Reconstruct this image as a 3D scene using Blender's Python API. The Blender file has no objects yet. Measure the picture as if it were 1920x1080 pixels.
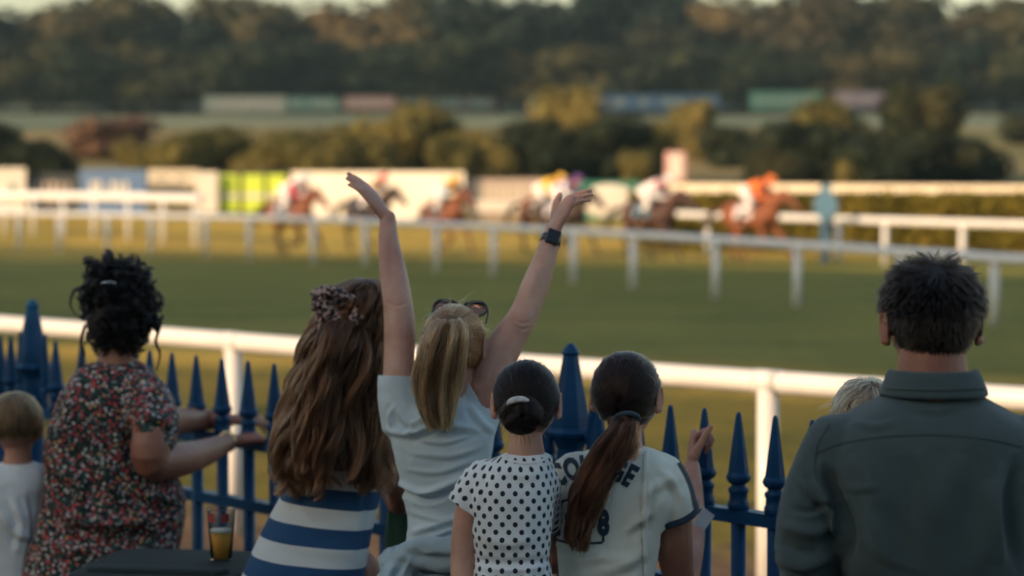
import bpy, bmesh, math, random
import numpy as np
from mathutils import Vector, Matrix, noise
from mathutils.bvhtree import BVHTree
random.seed(7); RNG = np.random.default_rng(7)
SC = bpy.context.scene
COL = SC.collection
# ------------------------------------------------------------------ camera
W_, H_, FPX = 1920.0, 1080.0, 4533.0
CAMZ = 1.95
PITCH = math.atan(240 / FPX)
cam_d = bpy.data.cameras.new('camera'); cam = bpy.data.objects.new('camera', cam_d); COL.objects.link(cam)
cam.location = (0, 0, CAMZ); cam.rotation_euler = (math.pi/2 - PITCH, 0, 0)
cam_d.sensor_width = 36; cam_d.lens = 36 * FPX / W_
cam_d.clip_start = .1; cam_d.clip_end = 6000
cam_d.dof.use_dof = True; cam_d.dof.focus_distance = 5.1; cam_d.dof.aperture_fstop = 3.0
SC.camera = cam
FWD = Vector((0, math.cos(PITCH), -math.sin(PITCH))); UP = Vector((0, math.sin(PITCH), math.cos(PITCH)))
CAM = Vector((0, 0, CAMZ))
def W(px, py, d):
    px, py, d = float(px), float(py), float(d)
    return CAM + d * (FWD + Vector((1, 0, 0)) * ((px-960)/FPX) - UP * ((py-540)/FPX))
def to_px(co):      # Nx3 numpy -> px, py
    c = co - np.array(CAM); d = c @ np.array(FWD)
    return 960 + FPX*c[:, 0]/d, 540 - FPX*(c @ np.array(UP))/d
# ------------------------------------------------------------------ sky and sun
SUN_EL, SUN_AZ = math.radians(20), math.radians(55)      # sun stands left of and behind the camera
world = bpy.data.worlds.new('World'); SC.world = world; world.use_nodes = True
nt = world.node_tree; nt.nodes.clear()
sky = nt.nodes.new('ShaderNodeTexSky'); sky.sky_type = 'NISHITA'; sky.sun_disc = False
tosun = Vector((-math.sin(SUN_AZ)*math.cos(SUN_EL), -math.cos(SUN_AZ)*math.cos(SUN_EL), math.sin(SUN_EL)))
sky.sun_elevation = math.radians(20); sky.sun_rotation = math.atan2(tosun.x, tosun.y)
sky.air_density = 1.3; sky.dust_density = 2.0; sky.ozone_density = 0.7
bg = nt.nodes.new('ShaderNodeBackground'); bg.inputs[1].default_value = 0.125
out = nt.nodes.new('ShaderNodeOutputWorld'); nt.links.new(sky.outputs[0], bg.inputs[0]); nt.links.new(bg.outputs[0], out.inputs[0])
sun_d = bpy.data.lights.new('sun', 'SUN'); sun_d.energy = 4.1; sun_d.angle = math.radians(.6); sun_d.color = (1, .68, .40)
sun = bpy.data.objects.new('sun', sun_d); COL.objects.link(sun); sun.rotation_euler = tosun.to_track_quat('Z', 'Y').to_euler()
SC.view_settings.view_transform = 'Standard'; SC.view_settings.look = 'None'; SC.view_settings.gamma = 1
SC.view_settings.exposure = 0.80
SC.cycles.use_denoising = True
SC.cycles.max_bounces = 6; SC.cycles.transparent_max_bounces = 12
# ------------------------------------------------------------------ materials
def srgb(r, g, b):
    f = lambda c: (c/255)/12.92 if c/255 <= .04045 else ((c/255+.055)/1.055)**2.4
    return (f(r), f(g), f(b), 1)
class NT:
    def __init__(s, name):
        s.m = bpy.data.materials.new(name); s.m.use_nodes = True; s.t = s.m.node_tree; s.t.nodes.clear()
        s.o = s.n('OutputMaterial'); s.p = s.n('BsdfPrincipled'); s.l(s.p.outputs[0], s.o.inputs[0])
    def n(s, k, **kw):
        x = s.t.nodes.new('ShaderNode'+k)
        for a, b in kw.items(): setattr(x, a, b)
        return x
    def l(s, a, b): s.t.links.new(a, b)
    def val(s, x, v):
        if hasattr(v, 'is_linked') or isinstance(v, bpy.types.NodeSocket): s.l(v, x)
        else: x.default_value = v
    def math(s, op, a, b=0.0, c=None):
        m = s.n('Math', operation=op); s.val(m.inputs[0], a); s.val(m.inputs[1], b)
        if c is not None: s.val(m.inputs[2], c)
        return m.outputs[0]
    def mix(s, f, a, b):
        m = s.n('Mix', data_type='RGBA'); s.val(m.inputs[0], f)
        s.val(m.inputs[6], a); s.val(m.inputs[7], b); return m.outputs[2]
    def coord(s, which='Object'): return s.n('TexCoord').outputs[which]
    def noise(s, sc, det=3, vec=None, rough=.5, dist=0):
        n = s.n('TexNoise'); n.inputs['Scale'].default_value = sc; n.inputs['Detail'].default_value = det
        n.inputs['Roughness'].default_value = rough; n.inputs['Distortion'].default_value = dist
        s.l(vec if vec is not None else s.coord(), n.inputs['Vector']); return n.outputs['Fac']
    def ramp(s, f, stops):
        r = s.n('ValToRGB'); e = r.color_ramp.elements
        while len(e) < len(stops): e.new(.5)
        for i, (p, c) in enumerate(stops): e[i].position = p; e[i].color = c if len(c) == 4 else (*c, 1)
        s.l(f, r.inputs[0]); return r.outputs[0]
    def scale(s, vec, v):
        m = s.n('Mapping'); m.inputs['Scale'].default_value = v; s.l(vec, m.inputs[0]); return m.outputs[0]
    def bump(s, h, st=.3, dist=.01):
        b = s.n('Bump'); b.inputs['Strength'].default_value = st; b.inputs['Distance'].default_value = dist
        s.l(h, b.inputs['Height']); s.l(b.outputs[0], s.p.inputs['Normal'])
    def base(s, c): s.val(s.p.inputs['Base Color'], c)
    def rough(s, r): s.val(s.p.inputs['Roughness'], r)
def simple(name, col, rough=.6, metal=0, var=.25, nsc=8, bump=0, bsc=60):
    t = NT(name); col = tuple(col[:3])
    a = (*[c*(1-var) for c in col], 1); b = (*[min(1, c*(1+var)) for c in col], 1)
    t.base(t.ramp(t.noise(nsc, 4), [(.3, a), (.7, b)])); t.rough(rough); t.p.inputs['Metallic'].default_value = metal
    if bump: t.bump(t.noise(bsc, 3), bump, .004)
    return t.m
def skin(name, col, red=.25):
    t = NT(name)
    a = (col[0]*.80, col[1]*.62, col[2]*.60, 1); b = (min(1, col[0]*1.08), col[1]*1.05, col[2]*1.03, 1)
    c1 = t.ramp(t.math('ADD', t.math('MULTIPLY', t.noise(14, 5), .6), t.math('MULTIPLY', t.noise(5, 2), .4)), [(.37, a), (.63, b)])
    fr = t.ramp(t.noise(240, 2), [(.28, (.80, .70, .62, 1)), (.40, (1, 1, 1, 1))])
    m = t.n('Mix', data_type='RGBA', blend_type='MULTIPLY'); m.inputs[0].default_value = .35
    t.l(c1, m.inputs[6]); t.l(fr, m.inputs[7]); t.base(m.outputs[2])
    t.rough(.52); t.p.inputs['Subsurface Weight'].default_value = .12
    t.p.inputs['Subsurface Radius'].default_value = (1, .35, .2); t.p.inputs['Subsurface Scale'].default_value = .012
    t.bump(t.noise(420, 2), .12, .002)
    return t.m
def fabric(name, col, rough=.85, weave=900, bump=.25, var=.1):
    t = NT(name); col = tuple(col[:3])
    t.base(t.ramp(t.noise(9, 5), [(.3, (*[c*(1-var) for c in col], 1)), (.7, (*[min(1, c*(1+var)) for c in col], 1))]))
    t.rough(rough); t.p.inputs['Sheen Weight'].default_value = .15
    h = t.math('ADD', t.noise(weave, 1), t.math('MULTIPLY', t.noise(22, 3, dist=.6), 1.6)); t.bump(h, bump, .004)
    return t.m
def hairmat(name, col, rough=.3, var=.35):
    t = NT(name); hi = t.n('HairInfo')
    lo = tuple(c*(1-var) for c in col[:3]); up = tuple(min(1, c*(1+var*1.6)) for c in col[:3])
    at = t.n('Attribute'); at.attribute_name = 'tint'
    rn = t.math('ADD', t.math('MULTIPLY', hi.outputs['Random'], .4), t.math('MULTIPLY', at.outputs['Fac'], .6))
    c = t.ramp(rn, [(.25, (*lo, 1)), (.8, (*up, 1))])
    h = t.n('BsdfHairPrincipled'); h.model = 'CHIANG'; h.parametrization = 'COLOR'
    t.l(c, h.inputs['Color']); h.inputs['Roughness'].default_value = rough; h.inputs['Radial Roughness'].default_value = .5; h.inputs['IOR'].default_value = 1.32
    t.t.nodes.remove(t.p); t.l(h.outputs[0], t.o.inputs[0]); return t.m
M = {}
M['skin'] = skin('fair_skin', (.47, .265, .185)); M['skin_pale'] = skin('pale_skin', (.50, .315, .235)); M['skin_tan'] = skin('tanned_skin', (.31, .145, .092))
M['eye'] = simple('eye_white', (.75, .72, .68), .2, var=.02); M['lip'] = simple('lips', (.42, .15, .13), .4)
M['white'] = fabric('white_jersey', (.70, .76, .77)); M['paleblue'] = fabric('pale_blue_jersey', (.50, .61, .65))
M['cream'] = fabric('cream_jersey', (.70, .73, .64)); M['navy'] = fabric('navy_ribbing', (.012, .035, .06))
M['denim'] = fabric('dark_denim', (.03, .05, .09)); M['greycloth'] = fabric('grey_cloth', (.2, .2, .21)); M['pinkgrey'] = fabric('pink_grey_jersey', (.5, .42, .43))
M['shirt'] = fabric('olive_grey_cotton', (.042, .070, .074), weave=700, bump=.35)
M['seam'] = fabric('seam_thread', (.025, .038, .04)); M['shoe'] = simple('leather', (.05, .04, .035), .5)
M['greencloth'] = fabric('bottle_green_cloth', (.008, .05, .028)); M['knot'] = fabric('pale_blue_sweatshirt', (.36, .48, .53), bump=.5)
t = NT('polka_dot_cotton'); uv = t.n('UVMap').outputs[0]; sx = t.n('SeparateXYZ'); t.l(uv, sx.inputs[0])
P_ = .0315
v = t.math('DIVIDE', sx.outputs[1], P_*.56); row = t.math('FLOOR', v)
uo = t.math('MULTIPLY', t.math('MODULO', t.math('ABSOLUTE', row), 2.0), .5)
u = t.math('ADD', t.math('DIVIDE', sx.outputs[0], P_), uo)
fu = t.math('MULTIPLY', t.math('SUBTRACT', t.math('FRACT', u), .5), P_); fv = t.math('MULTIPLY', t.math('SUBTRACT', t.math('FRACT', v), .5), P_*.56)
d = t.math('SQRT', t.math('ADD', t.math('MULTIPLY', fu, fu), t.math('MULTIPLY', fv, fv)))
dot = t.math('LESS_THAN', d, .0062)
t.base(t.mix(dot, (.70, .76, .78, 1), (.008, .014, .03, 1))); t.rough(.85); t.bump(t.math('ADD', t.noise(800, 1), t.math('MULTIPLY', t.noise(25, 3, dist=.5), 1.5)), .25, .004); M['polka'] = t.m
t = NT('striped_jersey'); g = t.coord(); sx = t.n('SeparateXYZ'); t.l(g, sx.inputs[0])
v = t.math('ADD', sx.outputs[2], t.math('MULTIPLY', sx.outputs[0], .10)); STR_OFF = 0.0
v = t.math('ADD', v, t.math('MULTIPLY', t.noise(3, 1), .012)); STRV = v
s_ = t.math('GREATER_THAN', t.math('FRACT', t.math('DIVIDE', t.math('ADD', v, .069), .094)), .50)
t.base(t.mix(s_, (.56, .60, .58, 1), (.007, .058, .145, 1))); t.rough(.85); t.bump(t.math('ADD', t.noise(900, 1), t.math('MULTIPLY', t.noise(18, 3, dist=.5), 2)), .3, .004); M['stripe'] = t.m
t = NT('floral_viscose')
vo = t.n('TexVoronoi'); vo.inputs['Scale'].default_value = 74; t.l(t.coord(), vo.inputs['Vector'])
vo2 = t.n('TexVoronoi'); vo2.inputs['Scale'].default_value = 135; t.l(t.coord(), vo2.inputs['Vector'])
sc_ = t.n('SeparateColor'); t.l(vo.outputs['Color'], sc_.inputs[0])
fl = t.ramp(sc_.outputs[0], [(.0, (.42, .035, .04, 1)), (.28, (.55, .5, .46, 1)), (.5, (.5, .09, .08, 1)), (.62, (.012, .07, .045, 1)), (.78, (.45, .43, .42, 1)), (.92, (.5, .26, .1, 1))])
t.t.nodes[-1].color_ramp.interpolation = 'CONSTANT'
s2 = t.n('SeparateColor'); t.l(vo2.outputs['Color'], s2.inputs[0])
lf = t.ramp(s2.outputs[1], [(.0, (.006, .012, .012, 1)), (.4, (.012, .06, .045, 1)), (.62, (.006, .01, .012, 1)), (.8, (.3, .3, .3, 1)), (.9, (.3, .04, .05, 1))])
t.t.nodes[-1].color_ramp.interpolation = 'CONSTANT'
msk = t.math('LESS_THAN', t.math('ADD', vo.outputs['Distance'], t.math('MULTIPLY', t.noise(140, 2), .25)), .52)
t.base(t.mix(msk, lf, fl)); t.rough(.8); t.bump(t.noise(20, 4, dist=.6), .4, .01); M['floral'] = t.m
t = NT('leopard_satin'); vo = t.n('TexVoronoi'); vo.inputs['Scale'].default_value = 75; t.l(t.coord(), vo.inputs['Vector'])
d = t.math('ADD', vo.outputs['Distance'], t.math('MULTIPLY', t.noise(60, 2), .5))
t.base(t.ramp(d, [(.28, (.010, .007, .007, 1)), (.70, (.010, .007, .007, 1)), (.76, (.33, .2, .17, 1)), (.95, (.38, .25, .21, 1))])); t.rough(.45); M['leopard'] = t.m
M['hair_black'] = hairmat('black_curly_hair', (.0012, .001, .0012), .45); M['hair_dkbrown'] = hairmat('dark_brown_hair', (.007, .0034, .0026), .33)
M['hair_brunette'] = hairmat('brunette_hair', (.012, .0052, .0034), .31); M['hair_long'] = hairmat('chestnut_hair', (.095, .038, .017), .34, .85)
M['hair_tail'] = hairmat('auburn_hair', (.075, .029, .015), .34, .85); M['hair_blond'] = hairmat('strawberry_blond_hair', (.38, .165, .07), .34, .65)
M['hair_ash'] = hairmat('ash_blond_hair', (.34, .23, .13), .38, .5); M['hair_boy'] = hairmat('dark_blond_hair', (.17, .095, .042), .36, .4); M['hair_man'] = hairmat('short_dark_hair', (.010, .0066, .0046), .30)
for k, c in dict(black=(.004, .004, .005), brown=(.012, .007, .005), chest=(.03, .014, .008), blond=(.13, .075, .04), boy=(.11, .07, .04), scalp=(.05, .03, .022)).items():
    M['cap_'+k] = simple('scalp_'+k, c, .7)
t = NT('blue_gloss_paint'); t.base(t.ramp(t.noise(6, 5), [(.3, (.002, .042, .115, 1)), (.72, (.004, .066, .17, 1))])); t.rough(t.ramp(t.noise(20, 4), [(.3, (.32,)*3), (.7, (.55,)*3)])); t.p.inputs['Specular IOR Level'].default_value = .22; t.bump(t.noise(45, 4), .35, .003); M['blue'] = t.m
M['rail'] = simple('white_plastic_rail', (.64, .64, .63), .35, var=.06, nsc=3, bump=.1, bsc=12)
M['gold'] = simple('gold_metal', (.8, .6, .3), .25, .9); M['blackplastic'] = simple('black_plastic', (.008, .008, .01), .25); M['silver'] = simple('brushed_silver', (.7, .7, .7), .25, .9)
M['binlid'] = simple('dark_green_plastic', (.003, .012, .010), .8, nsc=30, bump=.15, bsc=200)
# ------------------------------------------------------------------ object helpers
def tag(o, label=None, cat=None, group=None, kind=None):
    if label: o['label'] = label
    if cat: o['category'] = cat
    if group: o['group'] = group
    if kind: o['kind'] = kind
    return o
def empty(name, loc=(0, 0, 0), **k):
    o = bpy.data.objects.new(name, None); COL.objects.link(o); o.location = loc; o.empty_display_size = .2; return tag(o, **k)
def link(name, me, mat=None, parent=None, smooth=True, **k):
    o = bpy.data.objects.new(name, me); COL.objects.link(o)
    if mat is not None:
        for m in (mat if isinstance(mat, (list, tuple)) else [mat]): me.materials.append(m)
    if smooth: me.polygons.foreach_set('use_smooth', [True]*len(me.polygons))
    if parent is not None:
        o.parent = parent; o.location = -parent_loc(parent)
    return tag(o, **k)
def parent_loc(p):
    v = Vector(p.location)
    return v + parent_loc(p.parent) if p.parent else v
def cr(p0, p1, p2, p3, t):
    return .5*((2*p1)+(-p0+p2)*t+(2*p0-5*p1+4*p2-p3)*t*t+(-p0+3*p1-3*p2+p3)*t**3)
def crlist(A, sub):
    A = np.asarray(A, float); n = len(A); o = []
    for i in range(n-1):
        for k in range(sub):
            o.append(cr(A[max(i-1, 0)], A[i], A[i+1], A[min(i+2, n-1)], k/sub))
    o.append(A[-1]); return np.array(o)
class Geo:
    def __init__(s): s.v = []; s.f = []
    def loops(s, L, cap=True):
        b = len(s.v); n = len(L[0])
        for l in L: s.v.extend([tuple(p) for p in l])
        for i in range(len(L)-1):
            for j in range(n):
                a = b+i*n+j; c = b+i*n+(j+1) % n; s.f.append((a, c, c+n, a+n))
        if cap: s.f.append(tuple(b+j for j in range(n))[::-1]); s.f.append(tuple(b+(len(L)-1)*n+j for j in range(n)))
        return s
    def tube(s, pts, rad, seg=14, sub=5, flat=None, fv=None, cap=True, round_=True):
        """pts list of 3-vectors, rad list of radii; flat = thickness ratio across fv (a fixed direction)"""
        P = crlist([list(p) for p in pts], sub) if sub > 1 else np.array([list(p) for p in pts], float)
        R = crlist(np.array(rad, float).reshape(-1, 1), sub)[:, 0] if sub > 1 else np.array(rad, float)
        F = None
        if flat is not None: F = crlist(np.array(flat if hasattr(flat, '__len__') else [flat]*len(pts), float).reshape(-1, 1), sub)[:, 0] if sub > 1 else np.array(flat if hasattr(flat, '__len__') else [flat]*len(pts), float)
        T = np.gradient(P, axis=0); T /= (np.linalg.norm(T, axis=1, keepdims=True)+1e-12)
        if round_:
            P = list(P); R = list(R); T = list(T)
            fr = [(.95, .31), (.8, .6), (.5, .87), (.15, .99)]
            Ps = [P[0]-T[0]*R[0]*b_*0.9 for a_, b_ in fr][::-1]; Rs = [R[0]*a_ for a_, b_ in fr][::-1]
            Pe = [P[-1]+T[-1]*R[-1]*b_*0.9 for a_, b_ in fr]; Re = [R[-1]*a_ for a_, b_ in fr]
            Fl = list(F) if F is not None else None
            T = [T[0]]*4+T+[T[-1]]*4; P = Ps+P+Pe; R = Rs+R+Re
            if Fl is not None: F = [Fl[0]]*4+Fl+[Fl[-1]]*4
        L = []; u = None
        for i in range(len(P)):
            tt = np.array(T[i])
            if fv is not None: u = np.array(fv, float)
            elif u is None: u = np.array([1, 0, 0.]) if abs(tt[0]) < .8 else np.array([0, 1., 0])
            u = u-tt*np.dot(u, tt); u /= np.linalg.norm(u)+1e-12; w = np.cross(tt, u)
            fl = F[i] if F is not None else 1
            L.append([np.array(P[i])+R[i]*(fl*u*math.cos(a)+w*math.sin(a)) for a in np.linspace(0, 2*math.pi, seg, endpoint=False)])
        return s.loops(L, cap)
    def ell(s, c, r, rot=None, nu=16, nv=11):
        c = np.array(c, float); Rm = np.array(rot) if rot is not None else np.eye(3); L = []
        for i in range(1, nv):
            ph = math.pi*i/nv
            L.append([c+Rm @ np.array([r[0]*math.sin(ph)*math.cos(a), r[1]*math.sin(ph)*math.sin(a), -r[2]*math.cos(ph)]) for a in np.linspace(0, 2*math.pi, nu, endpoint=False)])
        b = len(s.v); s.loops(L, False); n = len(L)
        s.v.append(tuple(c+Rm @ np.array([0, 0, -r[2]]))); s.v.append(tuple(c+Rm @ np.array([0, 0, r[2]])))
        p0 = len(s.v)-2; p1 = p0+1
        for j in range(nu):
            s.f.append((b+(j+1) % nu, b+j, p0)); s.f.append((b+(n-1)*nu+j, b+(n-1)*nu+(j+1) % nu, p1))
        return s
    def box(s, c, h, rot=None):
        c = np.array(c, float); Rm = np.array(rot) if rot is not None else np.eye(3)
        q = [(-1, -1), (1, -1), (1, 1), (-1, 1)]
        return s.loops([[c+Rm @ np.array([a*h[0], b*h[1], z*h[2]]) for a, b in q] for z in (-1, 1)])
    def mesh(s, name='mesh'):
        me = bpy.data.meshes.new(name); me.from_pydata(s.v, [], s.f); me.update(); return me
    def remesh(s, vox, it=3, name='mesh'):
        me = s.mesh('tmp')
        bm = bmesh.new(); bm.from_mesh(me); bmesh.ops.recalc_face_normals(bm, faces=bm.faces); bm.to_mesh(me); bm.free()
        ob = bpy.data.objects.new('tmp', me); COL.objects.link(ob)
        m = ob.modifiers.new('r', 'REMESH'); m.mode = 'VOXEL'; m.voxel_size = vox; m.adaptivity = 0
        if it:
            k = ob.modifiers.new('s', 'SMOOTH'); k.factor = .5; k.iterations = it
        dg = bpy.context.evaluated_depsgraph_get(); r = bpy.data.meshes.new_from_object(ob.evaluated_get(dg)); r.name = name
        bpy.data.objects.remove(ob); bpy.data.meshes.remove(me); return r
def rings(rows, d0, grow=0.0, seg=40, sub=6, yaw=0, ex=2.4):
    """rows (y, xl, xr, dd, ry) in photo pixels -> horizontal superellipse loops"""
    R = crlist(rows, sub); L = []
    for y, xl, xr, dd, ry in R:
        d = d0+dd; c = W((xl+xr)/2, y, d); a = (xr-xl)/2*d/FPX+grow; b = ry+grow; lp = []
        ca, sa = math.cos(yaw), math.sin(yaw)
        for t_ in np.linspace(0, 2*math.pi, seg, endpoint=False):
            ct, st = math.cos(t_), math.sin(t_)
            x = a*math.copysign(abs(ct)**(2/ex), ct); yy = b*math.copysign(abs(st)**(2/ex), st)
            lp.append((c.x+x*ca-yy*sa, c.y+x*sa+yy*ca, c.z))
        L.append(lp)
    return L
def verts(me):
    a = np.empty(len(me.vertices)*3); me.vertices.foreach_get('co', a); return a.reshape(-1, 3)
def normals(me):
    a = np.empty(len(me.vertices)*3); me.vertex_normals.foreach_get('vector', a) if hasattr(me, 'vertex_normals') else me.vertices.foreach_get('normal', a); return a.reshape(-1, 3)
def setv(me, co): me.vertices.foreach_set('co', co.reshape(-1)); me.update()
FOLD = 2.3
def folds(me, lines, back=True):
    """sculpt cloth folds: each line = (pixel polyline, amplitude m, width px). They live on the near side of the cloth"""
    co = verts(me); no = normals(me); px, py = to_px(co); disp = np.zeros(len(co))
    wgt = np.clip((.35-no[:, 1])*2.5, 0, 1)
    for pl, amp, wd in lines:
        P = crlist(pl, 6); best = np.full(len(co), 1e9); tt = np.zeros(len(co)); sgn = np.zeros(len(co))
        for i in range(len(P)-1):
            a = P[i]; b = P[i+1]; ab = b-a; L2 = ab @ ab+1e-9
            t_ = np.clip(((px-a[0])*ab[0]+(py-a[1])*ab[1])/L2, 0, 1)
            dx = px-(a[0]+t_*ab[0]); dy = py-(a[1]+t_*ab[1]); dd = np.hypot(dx, dy); m = dd < best
            best[m] = dd[m]; tt[m] = ((i+t_)/(len(P)-1))[m]; sgn[m] = np.sign(ab[0]*dy-ab[1]*dx)[m]
        s = best*sgn/wd; prof = np.exp(-s*s)-.55*np.exp(-(s-1.3)**2)
        disp += FOLD*amp*prof*np.sin(np.pi*np.clip(tt, .02, .98))**.6
    co = co+no*(disp*wgt)[:, None]; setv(me, co)
def crumple(me, amp=.003, sc=9.0, stretch=(1, 1, 1.0), seed=0):
    co = verts(me); no = normals(me); d = np.array([noise.noise(Vector((c[0]*sc*stretch[0]+seed, c[1]*sc*stretch[1], c[2]*sc*stretch[2])))+.5*noise.noise(Vector((c[0]*sc*2.3+seed, c[1]*sc*2.3, c[2]*sc*2.3*stretch[2]))) for c in co])
    setv(me, co+no*(amp*1.7*d)[:, None])
def cut(me, p, n, center, rad):
    """open a sleeve: remove what lies beyond the plane (p, n) within rad of center"""
    bm = bmesh.new(); bm.from_mesh(me); c = Vector(center); p = Vector(p); n = Vector(n).normalized()
    fs = [f for f in bm.faces if (f.calc_center_median()-c).length < rad]
    g = list({v for f in fs for v in f.verts})+list({e for f in fs for e in f.edges})+fs
    bmesh.ops.bisect_plane(bm, geom=g, plane_co=p, plane_no=n, dist=1e-5)
    dl = [f for f in bm.faces if (f.calc_center_median()-c).length < rad and (f.calc_center_median()-p).dot(n) > 0]
    bmesh.ops.delete(bm, geom=dl, context='FACES'); bm.to_mesh(me); bm.free()
def solid(o, th=.003, off=-1):
    m = o.modifiers.new('cloth', 'SOLIDIFY'); m.thickness = th; m.offset = off; return o
def cyl_uv(me, cx, cy, R=.16):
    co = verts(me); u = np.arctan2(co[:, 0]-cx, -(co[:, 1]-cy))*R; v = co[:, 2]
    li = np.empty(len(me.loops), int); me.loops.foreach_get('vertex_index', li)
    uv = me.uv_layers.new(name='UVMap'); uv.data.foreach_set('uv', np.stack([u[li], v[li]], 1).reshape(-1))
# ------------------------------------------------------------------ hair strands
def strands(name, P, mat, parent, r0=.0006, taper=.35, **k):
    """P: list of (n_i x 3) arrays"""
    cu = bpy.data.hair_curves.new(name); cu.add_curves([len(p) for p in P])
    pos = np.concatenate(P).astype(np.float32); cu.attributes['position'].data.foreach_set('vector', pos.reshape(-1)) if 'position' in cu.attributes else cu.position_data.foreach_set('vector', pos.reshape(-1))
    rad = np.concatenate([r0*(1-(1-taper)*np.linspace(0, 1, len(p))**2) for p in P]).astype(np.float32)
    ra = cu.attributes.get('radius') or cu.attributes.new('radius', 'FLOAT', 'POINT'); ra.data.foreach_set('value', rad)
    tn = []
    for p in P:
        m = p[len(p)//2]; n_ = noise.noise(Vector((m[0]*95, m[1]*95, m[2]*30)))+.5*noise.noise(Vector((m[0]*260, m[1]*260, m[2]*60)))
        tn.append(np.clip(.42+1.15*n_+.30*(np.linspace(0, 1, len(p))-.4), 0, 1.2))
    cu.attributes.new('tint', 'FLOAT', 'POINT').data.foreach_set('value', np.concatenate(tn).astype(np.float32))
    cu.materials.append(mat); o = bpy.data.objects.new(name, cu); COL.objects.link(o)
    o.parent = parent; o.location = -parent_loc(parent); return tag(o, **k)
def clumpify(S, n, k=.6, pw=1.3, seed=1):
    """pull strands toward lock guides"""
    rg = np.random.default_rng(seed); R0 = np.array([s[0]*.5+s[len(s)//2]*.5 for s in S]); gi = rg.choice(len(S), n, replace=False); G0 = R0[gi]; out_ = []
    for i, s in enumerate(S):
        g = S[gi[np.argmin(((G0-R0[i])**2).sum(1))]]; L = min(len(s), len(g)); w = np.linspace(0, 1, len(s))[:L, None]**pw*k*rg.uniform(.6, 1.1)
        q = s.copy(); q[:L] += (g[:L]-s[:L])*w; out_.append(q)
    return out_
def sphdir(n, rng=RNG):
    v = rng.normal(size=(n, 3)); return v/np.linalg.norm(v, axis=1, keepdims=True)
def rotz(a): c, s = math.cos(a), math.sin(a); return np.array([[c, -s, 0], [s, c, 0], [0, 0, 1.]])
def rotx(a): c, s = math.cos(a), math.sin(a); return np.array([[1, 0, 0], [0, c, -s], [0, s, c.__float__()]])
class Head:
    def __init__(s, px, py, d, S=1., yaw=0, pitch=0, roll=0):
        s.c = np.array(W(px, py, d)); s.S = S
        cy, sy = math.cos(roll), math.sin(roll); Ry = np.array([[cy, 0, sy], [0, 1, 0], [-sy, 0, cy]])
        s.R = rotz(-math.radians(yaw)) @ rotx(math.radians(pitch)) @ Ry
        s.r = np.array([.0765, .097, .089])*S
    def P(s, x, y, z): return s.c+s.R @ (np.array([x, y, z])*s.S)
    def geo(s, G, ears=True):
        S = s.S
        E = lambda c, r: G.ell(s.P(*c), np.array(r)*S, s.R)
        E((0, -.003, 0), (.0755, .096, .088)); E((0, .03, -.05), (.060, .062, .066)); E((0, .065, -.098), (.027, .024, .02))
        E((0, .045, -.08), (.045, .045, .035))
        for q in (-1, 1): E((q*.036, .058, -.042), (.027, .027, .03)); E((q*.03, .083, .016), (.024, .012, .009))
        G.tube([s.P(0, .088, .0), s.P(0, .1, -.02), s.P(0, .114, -.042)], [.008*S, .009*S, .012*S], sub=3)
        for q in (-1, 1): G.ell(s.P(q*.011, .1, -.046), (.008*S,)*3)
        E((0, .09, -.069), (.023, .009, .006)); E((0, .089, -.078), (.02, .009, .006))
        if ears:
            for q in (-1, 1):
                a = q*.35; R2 = s.R @ rotz(-a)
                G.ell(s.P(q*.081, -.004, -.022), np.array((.0055, .017, .03))*S, R2)
                rim = []
                for th in np.linspace(-.5, 4.4, 12):
                    rim.append(s.P(q*(.084+.006*math.sin(th*.5)), -.006-.020*math.cos(th)*1.0*(1) , -.020+.031*math.sin(th) if math.sin(th) > 0 else -.020+.030*math.sin(th)))
                G.tube(rim, [.0042*S]*len(rim), seg=8, sub=2)
                G.ell(s.P(q*.080, .0, -.047), np.array((.006, .010, .010))*S, R2)
    def eyes(s, parent):
        for q in (-1, 1):
            ey = link('eye', Geo().ell(s.P(q*.03, .0815, -.006), (.0118*s.S, .0118*s.S, .0085*s.S), s.R).mesh(), M['eye'], parent); link('iris', Geo().ell(s.P(q*.03, .0905, -.006), (.0052*s.S, .0032*s.S, .0052*s.S), s.R).mesh(), M['cap_brown'], ey)
        for q in (-1, 1):
            G = Geo().tube([s.P(q*.014, .096, .014), s.P(q*.03, .0985, .019), s.P(q*.046, .088, .014)], [.0025, .0032, .0016], sub=3); link('eyebrow', G.mesh(), M['cap_brown'], parent)
    def cap(s, parent, mat, grow=.004, name='hair', zmin=-.06, yfront=.055, bump=.0):
        """hair base: the scalp part of the skull, slightly raised"""
        G = Geo().ell((0, 0, 0), (1, 1, 1), nu=48, nv=32); me = G.mesh(); co = verts(me)
        r = np.array([.0765, .097, .089])+grow
        loc = co*r; y = loc[:, 1]; z = loc[:, 2]
        if bump: loc *= (1+bump*np.array([noise.noise(Vector(c)*4) for c in co]))[:, None]
        keep = (z > zmin) & ((y < yfront+.0) | (z > .045)) & ~((np.abs(loc[:, 0]) > .058) & (z < .0) & (y > -.018))
        setv(me, (s.c+(loc*s.S) @ s.R.T))
        bm = bmesh.new(); bm.from_mesh(me); bm.verts.ensure_lookup_table()
        bmesh.ops.delete(bm, geom=[v for v in bm.verts if not keep[v.index]], context='VERTS'); bm.to_mesh(me); bm.free()
        o = link(name, me, mat, parent); solid(o, .004*s.S); return o
    def scalp(s, n, zmin=-.055, yfront=.06, grow=.004):
        d = sphdir(n*3); loc = d*(np.array([.0765, .097, .089])+grow)
        k = (loc[:, 2] > zmin) & ((loc[:, 1] < yfront) | (loc[:, 2] > .045)) & ~((np.abs(loc[:, 0]) > .06) & (loc[:, 2] < -.0) & (loc[:, 1] > -.015))
        return d[k][:n]
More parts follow.
